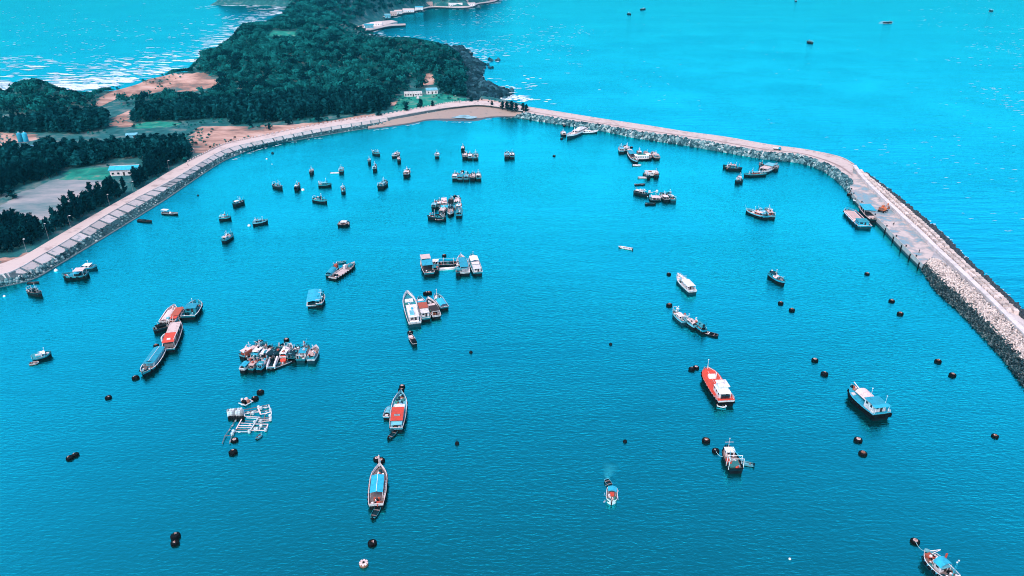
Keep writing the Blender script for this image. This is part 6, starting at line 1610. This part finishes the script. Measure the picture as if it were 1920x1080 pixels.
tag(link('far_wake', me, FLEECE), 'white wake of the boat far out at sea', 'wake', kind='stuff')

# ------------------------------------------------------------------ mooring buoys wrapped in tyres
def make_buoy(top_m):
    o = empty('mooring_buoy', (0, 0, 0))
    MB().lathe([(0.95, -0.5), (1.02, 0.3), (0.95, 0.75), (0.7, 0.85)], 12).build('drum', DARK, o)
    for i in range(9):
        a = 2 * math.pi * i / 9
        t = MB().torus((math.cos(a) * 1.05, math.sin(a) * 1.05, 0.28), (math.cos(a), math.sin(a), 0.05), 0.36, 0.17, 8, 5).build('tyre', RUBBER, o)
    tpl = MB().lathe([(0.62, 0.84), (0.66, 0.92), (0.5, 0.98)], 9).build('top_plate', top_m, o)
    MB().torus((0, 0, 1.1), (0.3, 1, 0), 0.2, 0.06, 8, 4).build('mooring_ring', RUSTY, tpl)
    MB().box(-0.55, 0.2, 0.15, 0.45, 0.9, 1.08, 0.9, 0.5).build('rope_bundle', CREAM, tpl)
    return o
protos = [make_buoy(RUSTY), make_buoy(CREAM), make_buoy(DARK)]
fresh = [True, True, True]
def buoy(u, v, k, label, sc=1.0):
    if fresh[k]: o = protos[k]; fresh[k] = False
    else: o = copy_tree(protos[k])
    x, y = G(u, v, 0.3)
    o.location = (x, y, RNG.uniform(-0.05, 0.1)); o.rotation_euler = (RNG.uniform(-.08, .08), RNG.uniform(-.08, .08), RNG.uniform(0, 6.28)); sc *= RNG.uniform(0.72, 0.9); o.scale = (sc, sc, sc * 0.95)
    tag(o, label, 'buoy', 'mooring buoys wrapped in tyres')
for u, v, k, lab in [
    (1626, 513, 0, 'tyre buoy nearest the quay end, topmost of the right-hand buoys'), (1672, 564, 0, 'upper buoy of the pair nearest the tetrapod slope'), (1688, 588, 0, 'lower buoy of the pair nearest the tetrapod slope'), (1464, 568, 0, 'left buoy of the pair below the teal trawler'), (1485, 581, 0, 'right buoy of the pair below the teal trawler'),
    (1528, 675, 1, 'upper pale-topped buoy of the pair right of the red-decked tanker'), (1546, 701, 2, 'lower dark buoy of the pair right of the red-decked tanker'), (1759, 677, 0, 'upper buoy of the pair above the cargo boat at right'), (1786, 703, 0, 'lower buoy of the pair above the cargo boat at right'), (1866, 817, 0, 'lone rusty-topped buoy near the right edge'),
    (1609, 825, 1, 'pale-topped buoy below the cyan-decked cargo boat'), (1618, 850, 0, 'reddish-topped buoy, lower of the two below the cyan-decked cargo boat'), (1324, 826, 0, 'reddish-topped buoy up left of the dark trawler'), (1342, 845, 2, 'black buoy tied by rope to the dark trawler'), (1716, 1015, 1, 'buoy roped to the workboat in the lower right corner'),
    (698, 1018, 2, 'round black buoy below the cyan-canopied boat'), (329, 1005, 2, 'upper black buoy of the touching pair in the lower left'), (328, 1018, 2, 'lower black buoy of the touching pair in the lower left'), (131, 858, 2, 'left black buoy of the touching pair near the left edge'), (141, 852.5, 2, 'right black buoy of the touching pair near the left edge'),
    (203, 745, 2, 'lone black buoy left of the large raft'), (254, 708, 2, 'black buoy off the bow of the cyan ridge-roofed passenger boat'), (293, 648, 0, 'buoy between the passenger boat and the red-roofed barge boat'), (754, 724, 1, 'upper pale-topped buoy at the bow of the red-roofed boat'), (752, 731, 2, 'lower black buoy touching the bow of the red-roofed boat'),
    (707, 860, 1, 'left buoy of the pair at the bow of the cyan-canopied boat'), (714, 863.5, 0, 'right buoy of the pair at the bow of the cyan-canopied boat'), (488, 735, 2, 'upper black buoy above the large raft'), (478, 747, 2, 'lower black buoy beside the small raft'), (440, 825, 1, 'buoy touching the left arm of the large raft'), (437, 848, 2, 'black buoy below the large raft'),
    (537, 637, 1, 'pale-topped buoy above the lower left cluster'), (596, 545, 2, 'buoy behind the cyan-roofed house boat'), (798.5, 550, 2, 'left buoy of the pair above the middle cluster'), (804.5, 549, 0, 'right rusty buoy of the pair above the middle cluster'), (769, 623, 2, 'buoy at the bow of the narrow dark longboat'), (833, 479, 0, 'round buoy above the net-handling boat'),
    (1255, 572, 0, 'orange-topped buoy below the all-white launch'), (1254, 513.5, 2, 'flat dark buoy left of the all-white launch'), (1297, 692, 2, 'left dark buoy of the touching pair at the tanker launch bow'), (1305, 689, 1, 'right pale-topped buoy of the touching pair at the tanker launch bow'), (1446, 514, 0, 'brown buoy at the stern of the teal trawler'),
    (1592, 365, 0, 'rusty buoy by the rubble near the quay corner'), (1053, 260, 2, 'dark buoy below the small boat left of the white ferry'), (1058, 236, 0, 'brown buoy against the rubble behind the white ferry'), (1039, 292, 2, 'dark buoy alone in the upper middle'), (853, 368, 2, 'small dark buoy above the crowded cluster'), (867, 321, 2, 'dark buoy behind the row of five'), (488, 641, 2, 'dark buoy behind the left end of the lower left cluster'), (1184, 276, 2, 'dark buoy behind the upper right group')]:
    buoy(u, v, k, lab)
# small ball floats
def ball(u, v, mat, label, r=0.5, spike=False):
    x, y = G(u, v, 0.2)
    o = empty('float', (x, y, 0)); tag(o, label, 'float')
    MB().lathe([(0.2 * r, -0.9 * r), (0.8 * r, -0.5 * r), (r, 0.1 * r), (0.8 * r, 0.7 * r), (0.3 * r, r)], 10).build('ball', mat, o, True)
    MB().rod((0, 0, r * 0.8), (0, 0, r * (2.4 if spike else 1.3)), 0.12 * r, 5).build('top_spike' if spike else 'eye', mat, o)
for u, v, m_, lab, r_, sp in [(1145, 645, DARK, 'tiny black ball float in the open middle of the harbour', .6, False), (1172, 827, DARK, 'tiny black ball float above the boat under way', .6, False), (883, 660, DARK, 'small black spiked float right of the middle cluster', .6, True), (857, 831, DARK, 'small black spiked float right of the red-roofed boat', .65, True),
                              (568, 356, PINK, 'small grey float beside the narrow dark boat', .9, False), (467, 423, WHITE, 'white float left of the slim pale boat', .8, False), (105, 507, WHITE, 'white float between the sea wall and the pink-awninged workboat', .8, False), (8, 555, WHITE, 'white float near the left edge below the sea wall', .5, False), (511, 287, NAVY, 'dark float near the far end of the sea wall', .9, False), (500, 298, WHITE, 'white float near the far end of the sea wall', .6, False), (510, 308, SKYB, 'pale float below the dark one near the sea wall', .6, False),
                              (1481, 1047, WHITE, 'tiny white float near the lower right', .3, False), (371, 366, NAVY, 'dark float close to the sea wall slabs', .6, False)]:
    ball(u, v, m_, lab, r_, sp)
# the pale flat buoy at the bottom
x, y = G(682, 1057, 0.3)
o = empty('flat_buoy', (x, y, 0)); tag(o, 'pale flat round buoy with spoked top near the bottom edge', 'buoy')
MB().lathe([(0.9, -0.4), (1.0, 0.3), (0.95, 0.55)], 14).build('drum', RUSTY, o)
for i in range(8):
    a = i * math.pi / 4
    MB().box(0.25, 0.95, -0.2, 0.2, 0.56, 0.70).build('top_board', PINK, o).rotation_euler = (0, 0, a)
MB().lathe([(0.22, 0.5), (0.2, 0.85)], 8).build('post', DARK, o)

# mooring ropes that show
for a, b_, lab in [((1717, 1016, 0.9), (1735, 1034, 2.0), 'pale blue rope from the lower right buoy to the workboat'), ((1343, 847, 0.9), (1356, 856, 1.4), 'rope from the black buoy to the dark trawler'), ((713, 863, 1.0), (712, 874, 2.3), 'rope from the twin buoys to the cyan-canopied boat')]:
    p, q = np.array(G3(*a)), np.array(G3(*b_))
    pts_ = [tuple(p * (1 - t) + q * t - np.array([0, 0, 0.5 * math.sin(math.pi * t)])) for t in np.linspace(0, 1, 9)]
    tag(MB().path(pts_, 0.07).build('mooring_rope', ROPE), lab, 'rope')

# ------------------------------------------------------------------ rafts
def raft(label, lines, floats, z=0.4, w=0.5, name='fish_raft'):
    o = empty(name, (0, 0, 0)); tag(o, label, 'raft')
    for ln_, wd_, m_ in lines:
        for p, q in zip(ln_[:-1], ln_[1:]):
            p, q = np.array(G(*p, z)), np.array(G(*q, z))
            L_ = np.linalg.norm(q - p); a = math.atan2(*(q - p)[::-1]); c = (p + q) / 2
            k = MB().box(-L_ / 2, L_ / 2, -wd_ * 0.22, wd_ * 0.22, -0.08, 0.08).build('walkway', m_, o)
            k.location = (c[0], c[1], z + RNG.uniform(-0.04, 0.04)); k.rotation_euler = (0, 0, a)
            n = int(L_ / 1.7)
            for i in range(n):
                if RNG.random() < 0.3:
                    f = p + (q - p) * (i + 0.5) / n
                    d = link('float', FLT, None, o); d.location = (f[0], f[1], z - 0.15); d.rotation_euler = (0, 0, a + RNG.uniform(-0.2, 0.2))
    for u, v, r_, h_, m_, nm in floats:
        x, y = G(u, v, z)
        MB().lathe([(r_, -0.3), (r_ * 1.02, h_ * 0.6), (r_ * 0.7, h_)], 8, (x, y, z)).build(nm, m_, o)
    return o
FLT = MB().rod((-0.32, 0, 0), (0.32, 0, 0), 0.2, 7).mesh('float'); FLT.materials.append(FOAM)
def Zp(pts_, x0, y0, k): return [(x0 + a / k, y0 + b / k) for a, b in pts_]
Lr = [([(430, 380), (800, 300)], .4, WOOD), ([(430, 375), (455, 465)], .7, FOAM), ([(455, 405), (640, 375)], .4, WOOD), ([(450, 465), (680, 480)], .45, PINK), ([(680, 440), (835, 405)], .5, PINK), ([(800, 300), (838, 410), (835, 520)], .6, FOAM), ([(640, 325), (685, 440)], .9, PINK), ([(645, 498), (835, 482)], .5, WOOD), ([(645, 548), (835, 530)], .5, PINK), ([(745, 440), (735, 540)], .4, WOOD),
      ([(645, 495), (585, 590), (520, 692)], .8, FOAM), ([(420, 488), (330, 650)], .7, PINK), ([(330, 650), (260, 770), (232, 862)], .3, WOOD), ([(395, 565), (575, 575)], .45, PINK), ([(345, 630), (545, 632)], .5, PINK), ([(328, 688), (520, 690)], .4, FOAM), ([(610, 578), (790, 580), (762, 670), (540, 668)], .6, PINK), ([(570, 625), (770, 618)], .5, WOOD), ([(340, 492), (250, 630), (168, 752), (128, 862)], .3, WOOD), ([(160, 750), (250, 745)], .3, WOOD), ([(545, 378), (540, 470)], .35, WOOD), ([(440, 425), (660, 400)], .4, PINK), ([(690, 345), (815, 330)], .4, PINK), ([(700, 400), (825, 372)], .35, WOOD), ([(650, 520), (835, 505)], .4, PINK), ([(370, 598), (560, 603)], .4, PINK), ([(335, 660), (530, 662)], .4, WOOD), ([(480, 490), (640, 500)], .4, FOAM), ([(460, 530), (610, 540)], .4, WOOD), ([(690, 585), (660, 668)], .4, FOAM)]
Fl = []
for i in range(6):
    for j in range(2):
        Fl.append((400 + (225 + i * 37 + j * 8) / 7.71, 720 + (432 - i * 4 + j * 32) / 7.71, 0.52, 1.5, FOAM if (i + j) % 3 else GREY, 'barrel'))
for i in range(6): Fl.append((400 + (235 + i * 38) / 7.71, 720 + 492 / 7.71, 0.5, 0.5, DARK, 'barrel'))
for a, b_ in [(690, 352), (570, 425), (605, 660), (630, 655), (825, 385), (822, 465), (825, 515), (690, 540), (690, 612), (755, 665), (520, 690), (655, 340), (600, 555), (290, 690), (275, 725)]: Fl.append((400 + a / 7.71, 720 + b_ / 7.71, 0.42, 0.6, FOAM, 'drum'))
raft('large floating fish-cage raft of pale walkways and white drums', [(Zp(p, 400, 720, 7.71), w_, m_) for p, w_, m_ in Lr], Fl)
Ls = [([(365, 275), (460, 310), (575, 245)], .6, FOAM), ([(400, 250), (530, 225), (575, 250)], .5, PINK), ([(400, 250), (460, 305)], .5, WOOD)]
raft('small raft heaped with gear tied to a black buoy', [(Zp(p, 400, 720, 7.71), w_, m_) for p, w_, m_ in Ls], [(400 + 480 / 7.71, 720 + 235 / 7.71, 0.6, 0.8, PINK, 'drum'), (400 + 440 / 7.71, 720 + 262 / 7.71, 0.7, 0.6, DARK, 'drum'), (400 + 510 / 7.71, 720 + 262 / 7.71, 0.5, 0.7, RUSTY, 'drum'), (400 + 420 / 7.71, 720 + 245 / 7.71, 0.4, 0.9, WHITE, 'drum')])
Lq = [([(100, 270), (420, 225), (520, 310)], .9, FOAM), ([(140, 345), (290, 345)], .9, FOAM), ([(540, 470), (590, 580)], .9, FOAM), ([(600, 540), (980, 540)], .7, FOAM), ([(740, 460), (790, 540)], .7, FOAM), ([(930, 400), (1000, 530)], .7, SKYB), ([(660, 380), (820, 370)], .8, PINK), ([(850, 350), (1030, 345)], .7, FOAM), ([(620, 400), (560, 480)], .6, TEAL), ([(980, 420), (1230, 400)], .6, TEAL)]
raft('broken-up raft of pale floats between small boats in the upper right', [(Zp(p, 1190, 345, 24), w_, m_) for p, w_, m_ in Lq], [(1190 + a / 24, 345 + b_ / 24, 0.7, 0.9, FOAM, 'drum') for a, b_ in [(665, 360), (1000, 345), (800, 600), (1030, 605)]])

# ------------------------------------------------------------------ sea air
hz_m = bpy.data.materials.new('sea_air'); hz_m.use_nodes = True
nt = hz_m.node_tree; nt.nodes.clear()
ho = nn(nt, 'ShaderNodeOutputMaterial'); pv = nn(nt, 'ShaderNodeVolumePrincipled')
pv.inputs['Color'].default_value = (0.06, 0.75, 0.95, 1); pv.inputs['Density'].default_value = 0.00007; pv.inputs['Anisotropy'].default_value = 0.2
nt.links.new(pv.outputs[0], ho.inputs['Volume'])
tag(MB().box(-9500, 9500, -400, 16500, -7.0, 132.0).build('haze', hz_m), 'thin pale sea air over the whole harbour', 'haze', kind='stuff')
